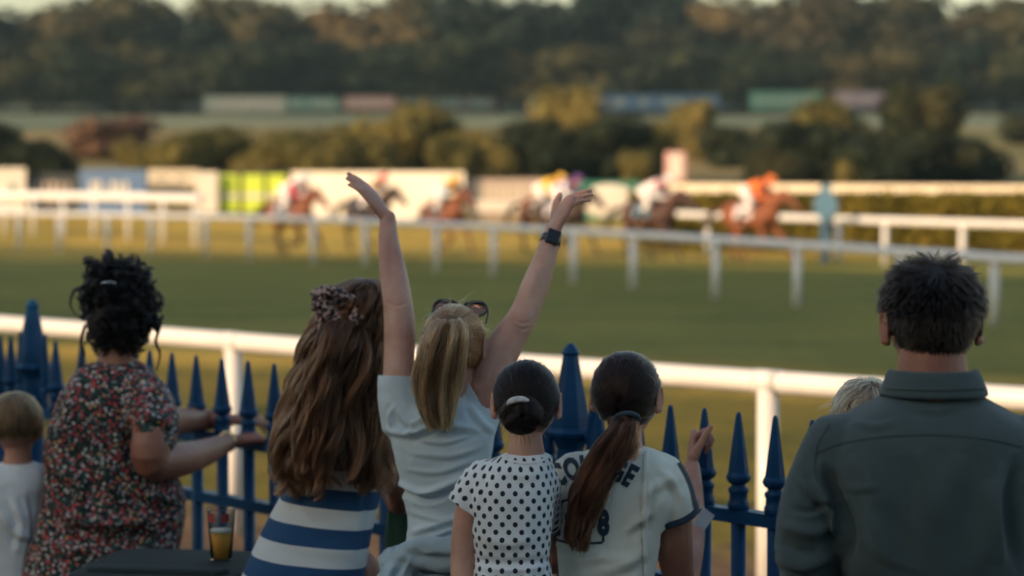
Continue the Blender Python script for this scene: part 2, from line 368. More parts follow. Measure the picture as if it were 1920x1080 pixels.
    def slick(s, n, tie, steps=12, lift=.004, jit=.0015, zmin=-.058, extra=0):
        """strands combed over the skull from their roots to the tie direction (local)"""
        D = s.scalp(n, zmin); t_ = np.array(tie, float); t_ /= np.linalg.norm(t_); out_ = []
        rr = np.array([.0765, .097, .089])
        for d in D:
            w = np.linspace(0, 1, steps)[:, None]; ang = math.acos(np.clip(d @ t_, -1, 1)); sa = math.sin(ang)+1e-6
            p = (np.sin((1-w)*ang)*d+np.sin(w*ang)*t_)/sa; p /= np.linalg.norm(p, axis=1, keepdims=True)
            g = lift+.0022*noise.noise(Vector(np.cross(d, t_)/(np.linalg.norm(np.cross(d, t_))+.02)*14)+Vector((3, 1, 7)))+RNG.uniform(0, .004)*np.sin(w*math.pi)**.7+w*extra+RNG.normal(0, jit)
            loc = p*(rr+g); out_.append(s.c+(loc*s.S) @ s.R.T)
        return out_
def curtain(rows, d0, n, steps=26, wave=.006, wl=9, clump=90, spread=.004, end=(.82, 1.0), bulge=.03, frizz=.0015, pinch=.35, curl=0, slant=0):
    """long hair: rows (y, xl, xr, dd, thick); strands follow the outline in wavy locks with real depth"""
    R = crlist(rows, 8); tR = np.linspace(0, 1, len(R)); out_ = []
    cu = RNG.uniform(-1, 1, clump); cv = RNG.uniform(-1, 1, clump); cph = RNG.uniform(0, 6.28, clump); cam_ = RNG.uniform(.5, 1.5, clump); cwl = RNG.uniform(.75, 1.3, clump); cend = RNG.uniform(0, 1, clump)
    for i in range(n):
        k = RNG.integers(clump); e = end[0]+(end[1]-end[0])*(.75*cend[k]+.25*RNG.random()); e *= 1-slant*max(0, cu[k]+.2); w = np.linspace(0, e, steps)
        pin = 1-pinch*np.abs(np.sin(w*5+cph[k]))*w
        u = np.clip(cu[k]+RNG.normal(0, .10)*pin, -1.03, 1.03); v = np.clip(cv[k]+RNG.normal(0, .15)*pin, -1, 1)
        y, xl, xr, dd, th = [np.interp(w, tR, R[:, j]) for j in range(5)]
        x = (xl+xr)/2+(xr-xl)/2*u
        dep = d0+dd-th*np.sqrt(np.clip(1-u*u, 0, 1))*np.where(v < 0, -v, -v*.6)*1.0
        P = np.array([list(W(a, b, c)) for a, b, c in zip(x, y, dep)])
        ph = w*wl*cwl[k]+cph[k]; a = wave*cam_[k]*np.clip(w*2.2, 0, 1)
        P[:, 0] += a*np.sin(ph*2)+curl*np.sin(ph*6)*w; P[:, 1] += a*np.cos(ph*2)+curl*np.cos(ph*6)*w
        f = RNG.normal(0, frizz, 3); P += f*w[:, None]; P[:, 0] += RNG.normal(0, frizz*.6)*np.sin(w*14+i)
        out_.append(P)
    return out_
def flyaway(hd, parent, mat, n=130, ln=.018, low=-.2):
    S = []
    for i in range(n):
        d = sphdir(1)[0]
        if d[2] < low: d[2] = -d[2]
        d[1] -= .25; d /= np.linalg.norm(d); p = d*(np.array([.0765, .097, .089])+.006); s = np.cross(d, RNG.normal(size=3)); s /= np.linalg.norm(s); k = RNG.uniform(.4, 1.3)*ln
        S.append(hd.c+(np.array([p+s*k*q*2.2+d*k*math.sin(q*2.6)*.45+np.array([0, 0, -.3])*k*q*q for q in np.linspace(0, 1, 9)])*hd.S) @ hd.R.T)
    strands('loose_strands', S, mat, parent, .00030)
# ------------------------------------------------------------------ hands
def hand(G, wrist, D, N, S=1., side=1, curl=(20, 25, 20), spread=6, thumb=(.5, .75, .25), tcurl=20, fcurl=None, rw=None):
    """wrist point, D finger direction, N palm-facing direction, side: thumb on +/- lateral"""
    D = Vector(D).normalized(); N = Vector(N); N = (N-D*N.dot(D)).normalized(); L = D.cross(N).normalized()*side; w = Vector(wrist)
    rw = rw or .022*S
    G.tube([w-D*.01*S, w+D*.025*S, w+D*.055*S, w+D*.085*S], [rw, .029*S, .037*S, .036*S], flat=[.8, .55, .40, .34], fv=list(N), seg=18, sub=4)
    G.ell(w+D*.035*S+L*.02*S+N*.007*S, (.016*S, .016*S, .026*S), np.array([list(L), list(N), list(D)]).T)
    for i, (o, ln, r) in enumerate([(.029, .92, .0086), (.0098, 1.0, .0088), (-.0098, .94, .0083), (-.028, .76, .0074)]):
        base = w+D*(.083-.004*abs(i-1))*S+L*o*S; ang = math.radians(spread*(1.5-i)); d = (D*math.cos(ang)+L*math.sin(ang)).normalized(); ax = d.cross(N)
        pts = [base-d*.015*S, base]; rad = [r*S, r*S*1.05]; a = 0; cc = (fcurl[i] if fcurl else curl); p = base.copy()
        for j, (seg, c) in enumerate(zip((.044, .027, .021), cc)):
            a += math.radians(c); dd = d*math.cos(a)+N*math.sin(a); p1 = p+dd*seg*ln*S
            pts += [p+(p1-p)*.5, p1]; rad += [r*S*(.93-.07*j), r*S*(.95-.1*j)]; p = p1
        G.tube(pts, rad, seg=10, sub=2)
    tb = w+D*.02*S+L*.022*S+N*.004*S; td = (D*thumb[0]+L*thumb[1]+N*thumb[2]).normalized(); ax = td.cross(D).normalized()
    p1 = tb+td*.042*S; q = (td+D*math.tan(math.radians(tcurl))+N*.1).normalized(); p2 = p1+q*.034*S; p3 = p2+(q+N*.15).normalized()*.024*S
    G.tube([tb, tb+(p1-tb)*.5, p1, p2, p3], [.016*S, .0135*S, .0112*S, .0105*S, .0085*S], seg=10, sub=3)
def fit_label(o): return o
# ================================================================== setting
GY = [(-400, 0), (-20, 0), (0, 0), (9, 0), (12.6, -.38), (17, -.5), (33, -.7), (45, -.85), (68, -.85), (76, -.8), (84, -.55), (88, -.28), (100, -.05), (120, 1.0), (150, 1.95), (200, 4.1), (300, 7.7), (420, 13), (700, 26), (1500, 60), (3500, 90)]
GYa = np.array(GY, float)
def gz(x, y): return float(np.interp(y, GYa[:, 0], GYa[:, 1]))
NV = np.array([.55, .83]); TV = np.array([.83, -.55])
ys = np.unique(np.concatenate([np.linspace(-400, 0, 12), np.linspace(0, 20, 60), np.linspace(20, 130, 150), np.linspace(130, 500, 90), np.linspace(500, 3500, 20)]))
xs = np.unique(np.concatenate([np.linspace(-2500, -120, 14), np.linspace(-120, 120, 80), np.linspace(120, 2500, 14)]))
V_ = []; F_ = []
for yy in ys:
    for xx in xs: V_.append((xx, yy, gz(xx, yy)+(.25*noise.noise(Vector((xx*.03, yy*.03, 1))) if yy > 95 else 0)))
nx = len(xs)
for i in range(len(ys)-1):
    for j in range(nx-1): a = i*nx+j; F_.append((a, a+1, a+1+nx, a+nx))
me = bpy.data.meshes.new('ground'); me.from_pydata(V_, [], F_)
t = NT('racecourse_turf'); g = t.coord('Object'); sx = t.n('SeparateXYZ'); t.l(g, sx.inputs[0]); X, Y = sx.outputs[0], sx.outputs[1]
n1 = t.noise(.35, 5, g); n2 = t.noise(3.5, 6, g); n3 = t.noise(40, 3, g)
stre = t.noise(.55, 5, t.scale(g, (.10, 1.0, 1)))
mixn = t.math('ADD', t.math('MULTIPLY', n1, .3), t.math('ADD', t.math('MULTIPLY', n2, .3), t.math('MULTIPLY', stre, .4)))
grass = t.ramp(mixn, [(.41, (.085, .085, .014, 1)), (.5, (.155, .13, .018, 1)), (.59, (.21, .15, .024, 1))])
turf = t.ramp(mixn, [(.41, (.14, .145, .026, 1)), (.5, (.20, .19, .036, 1)), (.59, (.26, .225, .046, 1))])
dry_sunlit = t.ramp(mixn, [(.41, (.27, .23, .035, 1)), (.5, (.41, .27, .05, 1)), (.59, (.50, .37, .07, 1))])  # yellow dry grass, brightened to paint the sunlit strip beyond the near rail
dirt = t.ramp(n2, [(.35, (.10, .062, .035, 1)), (.65, (.2, .13, .075, 1))])
field = t.ramp(t.noise(.02, 4, g), [(.35, (.10, .11, .035, 1)), (.55, (.22, .17, .07, 1)), (.7, (.28, .19, .09, 1))])
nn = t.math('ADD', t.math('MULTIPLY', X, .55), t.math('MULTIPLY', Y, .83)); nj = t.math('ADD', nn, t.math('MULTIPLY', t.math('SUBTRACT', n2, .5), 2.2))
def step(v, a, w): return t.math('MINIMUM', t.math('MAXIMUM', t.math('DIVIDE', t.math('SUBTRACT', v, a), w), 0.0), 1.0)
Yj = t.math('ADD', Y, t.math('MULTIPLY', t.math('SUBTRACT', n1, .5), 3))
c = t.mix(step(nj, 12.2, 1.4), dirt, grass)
c = t.mix(t.math('MULTIPLY', step(nj, 22.5, 2), t.math('SUBTRACT', 1.0, step(nj, 27, 1.5))), c, dry_sunlit)
c = t.mix(step(nj, 27, 1.5), c, turf)
c = t.mix(step(Yj, 66, 3), c, dry_sunlit)
c = t.mix(step(Yj, 92, 8), c, field)
far = t.ramp(t.noise(.05, 3, g), [(.35, (.10, .13, .085, 1)), (.6, (.17, .19, .12, 1))])
c = t.mix(step(Yj, 215, 20), c, far)
m_ = t.n('Mix', data_type='RGBA', blend_type='MULTIPLY'); m_.inputs[0].default_value = .5; t.l(c, m_.inputs[6]); t.l(t.ramp(n3, [(.3, (.55,)*3), (.7, (1.3,)*3)]), m_.inputs[7])
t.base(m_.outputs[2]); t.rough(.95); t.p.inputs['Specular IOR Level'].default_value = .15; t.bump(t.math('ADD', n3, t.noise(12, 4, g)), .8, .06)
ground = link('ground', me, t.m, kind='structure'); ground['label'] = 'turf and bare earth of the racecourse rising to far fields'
# paved apron under the crowd
G = Geo(); G.v = [(-40, -14, .004), (30, -14, .004), (14.2, -1.2, .004), (-17.2, 19.6, .004)]; G.v = [(-30, -12, .004), (22, -12, .004), (11.0, .62, .004), (-13, 8.9, .004)]; G.f = [(0, 1, 2, 3)]
link('pavement', G.mesh(), simple('worn_asphalt', (.06, .058, .055), .9, nsc=30), smooth=False, kind='structure')
# ---- unseen grandstand behind the camera, blocks sized to shade crowd and turf
gs = empty('grandstand', (-12, -26, 0), label='unseen tall grandstand behind the crowd, sized to throw the evening shade', cat='grandstand')
ang = math.atan2(TV[1], TV[0]); Rg = rotz(ang)
def bn(n, tau, z): p = NV*n+TV*tau; return (p[0], p[1], z)
concrete = simple('stand_concrete', (.36, .34, .31), .85, nsc=2)
link('low_shade_block', Geo().box(bn(-16.2, -20, 4.85), (70, 1.2, 4.95), Rg).mesh(), concrete, gs, False)
G = Geo()
link('high_shade_block', Geo().box(bn(-16.2, -30, 21.4), (110, 1.2, 5.35), Rg).mesh(), concrete, gs, False)
for tau in (-90, -60, -30, 25): link('column', Geo().box(bn(-17.0, tau, 12.9), (.3, .3, 3.2), Rg).mesh(), concrete, gs, False)
# ------------------------------------------------------------------ blue railing fence
def s_f(x): return 560+(x-350)*.1615
def fpt(x, z):      # a point of the fence plane above photo column x
    d = FPX/s_f(x); p = W(x, 540, d); return Vector((p.x, p.y, z))
pA = fpt(-700, 0); pB = fpt(2500, 0); fdir = (pB-pA).normalized(); fang = math.atan2(fdir.y, fdir.x); Rf = rotz(fang)
fence = empty('railing_fence', pA, label='blue iron railing with spear finials between the crowd and the track', cat='fence')
def onf(t_, z, off=0): p = pA+fdir*t_; return np.array([p.x-off*fdir.y, p.y+off*fdir.x, z])
Lf = (pB-pA).length
for z in (1.03, .83, .16):
    link('rail', Geo().box(onf(Lf/2, z), (Lf/2, .022, .0175), Rf).mesh(), M['blue'], fence, False)
def lathe(G, c, prof, seg=14, rot=0):
    G.loops([[(c[0]+r*math.cos(a+rot), c[1]+r*math.sin(a+rot), c[2]+z) for a in np.linspace(0, 2*math.pi, seg, endpoint=False)] for r, z in prof])
def picket_mesh(top=1.30):
    G = Geo(); c = (0, 0, 0)
    lathe(G, c, [(.020, .06), (.020, 1.045)], 14)
    lathe(G, c, [(.026, 1.046), (.028, 1.052), (.028, 1.064), (.0245, 1.070), (.0235, 1.088), (.027, 1.094), (.027, 1.102), (.019, 1.108), (.019, 1.116)], 16)
    lathe(G, c, [(.018, 1.112), (.028, 1.119), (.033, 1.130), (.028, 1.142), (.022, 1.147)], 16)
    lathe(G, c, [(.028, 1.140), (.024, 1.17), (.0075, top-.008), (.004, top)], 8, math.pi/8)
    me = G.mesh('picket'); return me
pm = picket_mesh(); pm.materials.append(M['blue'])
for i, p_ in enumerate(pm.polygons): p_.use_smooth = len(p_.vertices) == 4 and p_.center.z < 1.145
def tx(x): return (fpt(x, 0)-pA).dot(fdir)
px_left = [-48, -2, 18, 105, 150, 188, 233, 277, 323, 369, 416, 466, 514, 563, 613, 664, 722, 772, 823, 874, 926, 978]
px_right = [1020, 1126, 1192, 1259, 1322, 1390, 1457, 1528, 1600, 1672, 1745]
for x in px_left+px_right:
    o = bpy.data.objects.new('picket', pm); COL.objects.link(o); o.parent = fence; p = onf(tx(x), 0); o.location = Vector(p)-fence.location; o.rotation_euler = (random.uniform(-.004, .004), random.uniform(-.004, .004), random.uniform(-.3, .3))
    if 1300 < x < 1340: o['label'] = 'spear-topped picket gripped by the ponytailed girl'
t_ = tx(-48)-.095
while t_ > 0:
    o = bpy.data.objects.new('picket', pm); COL.objects.link(o); o.parent = fence; o.location = Vector(onf(t_, 0))-fence.location; t_ -= .095
t_ = tx(1745)+.092
while t_ < Lf:
    o = bpy.data.objects.new('picket', pm); COL.objects.link(o); o.parent = fence; o.location = Vector(onf(t_, 0))-fence.location; t_ += .092
def finial_post(x):
    b = onf(tx(x), 0); G = Geo()
    lathe(G, b, [(.04, 0), (.04, 1.05)], 12); post = link('post', G.mesh(), M['blue'], fence, False)
    G = Geo()
    lathe(G, b, [(.05, 1.05), (.056, 1.06), (.056, 1.085), (.044, 1.095), (.044, 1.115)], 16)
    lathe(G, b, [(.042, 1.11), (.040, 1.15), (.052, 1.175), (.062, 1.19)], 8, math.pi/8)
    lathe(G, b, [(.067, 1.185), (.070, 1.196), (.061, 1.208)], 8, math.pi/8)
    lathe(G, b, [(.058, 1.20), (.054, 1.24), (.023, 1.405), (.017, 1.412)], 8, math.pi/8)
    lathe(G, b, [(.022, 1.408), (.026, 1.416), (.019, 1.428), (.006, 1.442)], 12)
    link('finial', G.mesh(), M['blue'], post, False)
    for q in (-1, 1):        # side scrolls that carry two little spears
        G = Geo(); c = lambda t_, z: onf(tx(x)+q*t_, z)
        G.tube([c(.040, 1.185), c(.070, 1.19), c(.085, 1.165), c(.08, 1.12), c(.085, 1.06)], [.014, .014, .012, .010, .012], seg=8, sub=4)
        p = c(.088, 0)
        lathe(G, p, [(.024, 1.10), (.026, 1.11), (.018, 1.125), (.020, 1.14), (.005, 1.32)], 8); link('scroll', G.mesh(), M['blue'], post, False)
for x in (60, 1070): finial_post(x)
# ------------------------------------------------------------------ running rails
def rail_pts(spec, drop): return [W(x, y, FPX*drop/(y-300)) for x, y in spec]
def polyrail(name, label, spec, drop, posts, r=.058, pr=.042, post_h=1.2, brace=False, sub=4, mat=None, flatz=1, group='white running rails beside the track'):
    """spec (photo x, y of the rail) at a constant drop below the eye"""
    mat = mat or M['rail']
    P = [np.array(p) for p in rail_pts(spec, drop)]; root = empty(name, (P[0][0], P[0][1], gz(0, P[0][1])), label=label, cat='running rail', group=group)
    link('rail', Geo().tube(P, [r]*len(P), seg=18, sub=sub).mesh(), mat, root)
    sx_ = np.array([s[0] for s in spec], float); dp = np.array([FPX*drop/(s[1]-300) for s in spec])
    for x in posts:
        d = 1/np.interp(x, sx_, 1/dp); ym = 300+FPX*drop/d; p = W(x, ym, d)
        z0 = gz(0, p.y)-.05; G = Geo().tube([(p.x, p.y, z0), (p.x, p.y, p.z-r*.4)], [pr, pr], seg=14, sub=1, round_=False)
        link('post', G.mesh(), mat, root)
        if r == .06 and dp.min() < 20:      # moulded joint sleeve where two rail lengths meet on a post
            x2 = x+30; d2 = 1/np.interp(x2, sx_, 1/dp); q_ = W(x2, 300+FPX*drop/d2, d2); tn = (q_-p).normalized()
            link('joint_sleeve', Geo().tube([p-tn*.075, p+tn*.075], [r+.0045]*2, seg=20, sub=1, round_=False).mesh(), mat, root)
    return root
polyrail('running_rail', 'white plastic running rail nearest the blue railing, sunlit from the left', [(-1500, 487), (-260, 586), (0, 607), (430, 640), (960, 682), (1440, 716), (1920, 748), (2200, 765), (3400, 838)], 1.17, (-1400, -1000, -500, -60, 437, 1440, 2300, 3100), r=.060, pr=.056)
polyrail('running_rail', 'long curving white running rail across the middle of the track', [(-1500, 372), (-300, 391), (0, 399), (400, 407), (700, 416), (960, 428), (1200, 441), (1560, 464), (1750, 476), (1920, 487), (2200, 502), (3200, 560)], 1.62, (-1400, -1250, -1100, -950, -800, -650, -520, -400, -290, -180, -60, 35, 110, 200, 283, 385, 467, 587, 684, 818, 925, 1075, 1187, 1342, 1495, 1690, 1865, 2050, 2260, 2500, 2760, 3040), r=.085, pr=.075)
polyrail('running_rail', 'white running rail at the left behind the track, ending at the white board', [(-200, 366), (0, 367), (200, 369), (372, 373)], 1.22, (8, 62, 118, 176, 240, 305, 365), r=.16, pr=.07)
polyrail('running_rail', 'grey white running rail in front of the clipped hedge at the right', [(1180, 397), (1280, 402), (1500, 409), (1760, 417), (2000, 424)], 1.62, (1327, 1572, 1660, 1805, 1960), r=.10, pr=.08)
# far cream board rail above the hedge
def board(name, label, x0, x1, y0, y1, d, mat, cat='advertising board', parent=None, th=.08, group=None, tilt=0, z_add=0, dr=0):
    a = W(x0, y0, d); b = W(x1, y1, d+dr); g = Geo()
    c = [(a.x+b.x)/2, (a.y+W(x1, y0, d+dr).y)/2, (a.z+b.z)/2]; h = [(b.x-a.x)/2, th/2, abs(a.z-b.z)/2]
    loc = Vector((c[0], c[1], c[2]-h[2]))
    if parent is None: root = empty(name, loc, label=label, cat=cat, group=group)
    else: root = parent
    R = rotz(math.atan2(dr, b.x-a.x))
    link('panel', Geo().box(c, h, R).mesh(), mat, root, False)
    return root, c, h
def lettering(root, c, h, mat, rows=1, n=8, hh=.35, seed=1, w=.8, off=0):
    """illegible distant lettering: bars and blobs of the letters' size on the board's face"""
    rr = random.Random(seed); G = Geo(); x = -h[0]*w+h[0]*off
    for r_ in range(rows):
        z = c[2]+h[2]*(0 if rows == 1 else (.45-.9*r_/(rows-1))); x = c[0]-h[0]*w+h[0]*off; st = 2*h[0]*w/n
        for i in range(n):
            if rr.random() < .12: x += st; continue
            G.box((x+st*.4, c[1]-h[1]-.012, z), (st*rr.uniform(.22, .38), .008, h[2]*hh*rr.uniform(.8, 1)/rows)); x += st
    link('lettering', G.mesh(), mat, root, False)['label'] = 'row of blurred lettering'
C_ = lambda n, r, g, b: simple(n, (r, g, b), .55, var=.06, nsc=1)
mw = C_('board_white', .66, .62, .54); mcream = C_('board_cream', .62, .55, .42); mblue = C_('board_blue', .10, .18, .33); mteal = C_('board_teal', .04, .17, .16); mdark = C_('board_dark', .03, .04, .045)
myel = C_('board_lime', .52, .66, .06); mgreen = C_('board_green', .03, .18, .13); mtaupe = C_('board_taupe', .42, .34, .29); mpale = C_('board_pale_green', .42, .56, .50); mpink = C_('board_pink', .62, .35, .33)
mlil = C_('board_lilac', .45, .40, .55); mnavy = C_('board_navy', .03, .12, .28); mlb = C_('disc_blue', .11, .23, .33)
adg = 'advertising boards behind the track'
r, c, h = board('advertising_board', 'pale white board at the left edge behind the rail', -60, 48, 315, 395, 92, mw, group=adg); lettering(r, c, h, mgreen, 1, 4, .3, 3)
r, c, h = board('advertising_board', 'dark board with greyish lettering left of the blue board', 56, 146, 325, 398, 92.4, mdark, group=adg); lettering(r, c, h, mtaupe, 1, 5, .62, 4)
r, c, h = board('advertising_board', 'blue board with white lettering behind the left rail', 150, 275, 318, 400, 92, mblue, group=adg); lettering(r, c, h, mw, 1, 7, .5, 5, .7)
r, c, h = board('advertising_board', 'cream slatted boards between the blue board and the white post', 278, 372, 318, 350, 93, mcream, group=adg); lettering(r, c, h, mdark, 1, 2, .12, 6)
r, c, h = board('advertising_board', 'upright white board beside the lime yellow panels', 368, 408, 322, 398, 90, mw, group=adg)
r, c, h = board('advertising_board', 'black framed board of lime yellow panels', 408, 540, 322, 400, 90.5, mdark, group=adg)
for a, b in ((413, 447), (456, 494), (501, 536)):
    for y0, y1 in ((327, 362), (373, 397)): board('', '', a, b, y0, y1, 90.38, myel, parent=r)
    board('', '', a, b, 363, 372, 90.36, mw, parent=r)
r, c, h = board('advertising_board', 'long bright white board behind the middle horses', 540, 878, 322, 412, 90, mw, group=adg, dr=-2); lettering(r, [c[0]-2, c[1]-.1, c[2]-.25], h, mcream, 1, 9, .13, 7, .5)
r, c, h = board('advertising_board', 'taupe board with pale lettering and a white foot strip', 880, 1022, 335, 412, 88.5, mtaupe, group=adg); lettering(r, [c[0], c[1], c[2]+.25], h, mcream, 1, 9, .25, 8); board('', '', 880, 1022, 375, 398, 88.42, mw, parent=r)
r, c, h = board('advertising_board', 'green board with a big white oval behind the raised hand', 1024, 1200, 340, 418, 88, mgreen, group=adg)
G = Geo(); cc = W(1142, 377, 87.9); G.ell((cc.x, cc.y, cc.z), (1.05, .05, .62), nu=32); link('oval_logo', G.mesh(), mw, r)
G = Geo(); cc = W(1062, 372, 87.9); G.ell((cc.x, cc.y, cc.z), (.5, .05, .45), nu=24); link('oval_logo', G.mesh(), mw, r)
r, c, h = board('barrier', 'cream plank barrier running above the clipped hedge', 1200, 2100, 344, 370, 84, mcream, cat='barrier', dr=-8)
lettering(r, [c[0], c[1]-.3, c[2]], h, mw, 1, 40, .06, 9, .98)
# furlong markers
r = empty('track_marker', (W(1548, 500, 66).x, W(1548, 500, 66).y, -.85), label='light blue disc marker on a post beyond the middle rail', cat='marker post')
p = W(1548, 385, 66); G = Geo(); rot = rotx(math.pi/2); L = []
for yy in (-.06, .06): L.append([(p.x+.34*math.cos(a), p.y+yy, p.z+.40*math.sin(a)) for a in np.linspace(0, 2*math.pi, 9)[:-1]+math.pi/8])
link('disc', Geo().loops(L).mesh(), mlb, r, False); link('post', Geo().box((p.x, p.y+.07, (p.z-.85)/2-.0), (.11, .05, (p.z+.85)/2)).mesh(), mlb, r, False)
link('cap', Geo().box((p.x, p.y, p.z+.47), (.13, .07, .1)).mesh(), mlb, r, False)
r = empty('winning_sign', (W(1266, 400, 86).x, W(1266, 400, 86).y, -.4), label='tall pink framed white sign on a pole behind the second horse', cat='sign')
p = W(1266, 312, 86); link('frame', Geo().box(p, (.36, .05, .52)).mesh(), mpink, r, False); link('panel', Geo().box((p.x+.02, p.y-.06, p.z), (.2, .02, .42)).mesh(), mw, r, False)
link('pole', Geo().box((p.x, p.y+.06, (p.z-.4)/2), (.06, .04, (p.z+.4)/2)).mesh(), M['rail'], r, False)
# far boards under the tree line
DIM = {}  # board colours darkened to paint in the shade below the trees
for m_, cc_ in ((mpale, (0.074, 0.104, 0.100)), (mteal, (0.012, 0.056, 0.056)), (mpink, (0.082, 0.048, 0.048)), (mdark, (0.009, 0.012, 0.015)), (mnavy, (0.009, 0.037, 0.087)), (mgreen, (0.019, 0.081, 0.068)), (mlil, (0.074, 0.063, 0.093)), (mw, (0.126, 0.126, 0.134))): DIM[m_] = C_('shaded_'+m_.name, *cc_)
fg = 'distant advertising boards under the tree line'
for (x0, x1, y0, y1, m_, lm, lab) in [(382, 537, 180, 211, mpale, mw, 'distant pale green board, leftmost under the tree line'), (541, 634, 181, 208, mteal, mpale, 'distant teal board beside the pale green one'), (646, 742, 180, 206, mpink, mw, 'distant pink and white board right of the teal one'),
        (752, 930, 182, 206, mdark, mteal, 'distant dark navy board in the middle of the row'), (990, 1100, 181, 205, mteal, mdark, 'distant dim teal board left of the bright blue one'), (1113, 1350, 177, 207, mnavy, mpale, 'distant bright blue board with white lettering'),
        (1405, 1542, 172, 206, mgreen, mpale, 'distant green board with pale lettering'), (1562, 1668, 171, 200, mlil, mw, 'distant lilac board, rightmost of the row')]:
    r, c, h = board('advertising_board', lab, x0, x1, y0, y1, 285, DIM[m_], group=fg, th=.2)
    lettering(r, c, h, DIM[lm], 1, 9, .55, x0, .85)
for k in range(9):   # their legs stand on the field
    pass
# ------------------------------------------------------------------ foliage
def leafmat(name, a, b, c, tr=.25):
    t = NT(name); oi = t.n('ObjectInfo'); g = t.coord('Object')
    f = t.math('ADD', t.math('MULTIPLY', t.noise(.55, 4, g), .75), t.math('MULTIPLY', oi.outputs['Random'], .3))
    f = t.math('ADD', f, t.math('MULTIPLY', t.math('SUBTRACT', t.noise(4, 2, g), .5), .35))
    t.base(t.ramp(f, [(.3, a), (.52, b), (.75, c)])); t.rough(.8); t.p.inputs['Specular IOR Level'].default_value = .15
    d = t.n('BsdfTranslucent'); t.val(d.inputs[0], (b[0]*1.2, b[1]*1.2, b[2], 1)); mx = t.n('MixShader'); mx.inputs[0].default_value = tr
    t.l(t.p.outputs[0], mx.inputs[1]); t.l(d.outputs[0], mx.inputs[2]); t.l(mx.outputs[0], t.o.inputs[0]); return t.m
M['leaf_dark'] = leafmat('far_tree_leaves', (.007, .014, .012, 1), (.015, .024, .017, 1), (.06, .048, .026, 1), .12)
M['leaf_sunlit'] = leafmat('sunlit_tree_leaves', (.022, .032, .018, 1), (.062, .058, .028, 1), (.15, .10, .044, 1), .2)  # gold of the low sun put into the leaf colour
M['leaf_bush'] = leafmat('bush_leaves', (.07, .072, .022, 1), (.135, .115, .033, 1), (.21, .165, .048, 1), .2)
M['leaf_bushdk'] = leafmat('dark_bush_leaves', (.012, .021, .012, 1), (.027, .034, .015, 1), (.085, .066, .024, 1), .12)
M['leaf_rust'] = leafmat('rusty_bush_leaves', (.06, .038, .025, 1), (.13, .075, .048, 1), (.19, .11, .068, 1), .2)
M['hedge'] = leafmat('clipped_hedge_leaves', (.05, .055, .01, 1), (.15, .125, .018, 1), (.24, .19, .03, 1), .2)
M['bark'] = simple('bark', (.06, .045, .03), .9, nsc=5)
def crown_mesh(seed, R, H, z0, nl, ls, lobes=9):
    rg = np.random.default_rng(seed); L = []
    for k in range(lobes):
        a = rg.uniform(0, 6.28); q = rg.uniform(.15, .62); zz = z0+H*rg.uniform(.22, .8); sc = rg.uniform(.32, .55)*(1-.35*abs((zz-z0)/H-.4))
        L.append((q*R*math.cos(a), q*R*math.sin(a), zz, R*sc, H*sc*.62))
    L.append((0, 0, z0+H*.5, R*.62, H*.45)); V = []; F = []
    w = np.array([l[3]**2 for l in L]); w /= w.sum()
    for i in range(nl):
        l = L[rg.choice(len(L), p=w)]; d = rg.normal(size=3); d /= np.linalg.norm(d); rr = rg.uniform(.72, 1.08)**.8
        p = np.array([l[0]+d[0]*l[3]*rr, l[1]+d[1]*l[3]*rr, l[2]+d[2]*l[4]*rr])
        n_ = d+rg.normal(0, .5, 3); n_ /= np.linalg.norm(n_); u = np.cross(n_, [.3, .2, 1]); u /= np.linalg.norm(u); v = np.cross(n_, u); s = ls*rg.uniform(.5, 1.4)
        b = len(V); V += [tuple(p-u*s-v*s*.5), tuple(p+u*s*.2-v*s), tuple(p+u*s+v*s*.4), tuple(p-u*s*.3+v*s)]; F.append((b, b+1, b+2, b+3))
    g = Geo()
    for l in L: g.ell((l[0], l[1], l[2]), (l[3]*.6, l[3]*.6, l[4]*.6), nu=10, nv=7)
    b = len(V); V += g.v; F += [tuple(i+b for i in f) for f in g.f]
    me = bpy.data.meshes.new('crown'); me.from_pydata(V, [], F); return me
def trunk_mesh(H, r, seed=0):
    G = Geo(); rg = random.Random(seed); G.tube([(0, 0, -.5), (.05*H*.2, 0, H*.4), (0, 0, H*.85)], [r, r*.75, r*.3], seg=8, sub=3)
    for k in range(5):
        a = rg.uniform(0, 6.28); z = H*rg.uniform(.3, .6); G.tube([(0, 0, z), (math.cos(a)*H*.18, math.sin(a)*H*.18, z+H*.2)], [r*.4, r*.12], seg=6, sub=2)
    return G.mesh('trunk')
CR = [crown_mesh(10+i, 1, 2.1, .25, 5200, .048, 15) for i in range(6)]; TR = [trunk_mesh(1.6, .06, i) for i in range(3)]
for m_ in TR: m_.materials.append(M['bark'])
def plant(name, x, y, R, H, mat, label, cat, group, k, zoff=0, trunk=True):
    root = empty(name, (x, y, gz(x, y)+zoff), label=label, cat=cat, group=group)
    o = bpy.data.objects.new('crown', CR[k % 6]); COL.objects.link(o); o.parent = root; o.scale = (R, R, H/2.2); o.rotation_euler = (0, 0, random.uniform(0, 6.28))
    if not o.data.materials: o.data.materials.append(M['leaf_dark'])
    o.material_slots[0].link = 'OBJECT'; o.material_slots[0].material = mat
    if trunk:
        o2 = bpy.data.objects.new('trunk', TR[k % 3]); COL.objects.link(o2); o2.parent = root; o2.scale = (R, R, H/2.2)
    return root
ORD = ['first', 'second', 'third', 'fourth', 'fifth', 'sixth', 'seventh', 'eighth', 'ninth', 'tenth', 'eleventh', 'twelfth', 'thirteenth', 'fourteenth', 'fifteenth', 'sixteenth', 'seventeenth', 'eighteenth', 'nineteenth', 'twentieth']
def px2x(px, Y): return (px-960)/FPX*Y
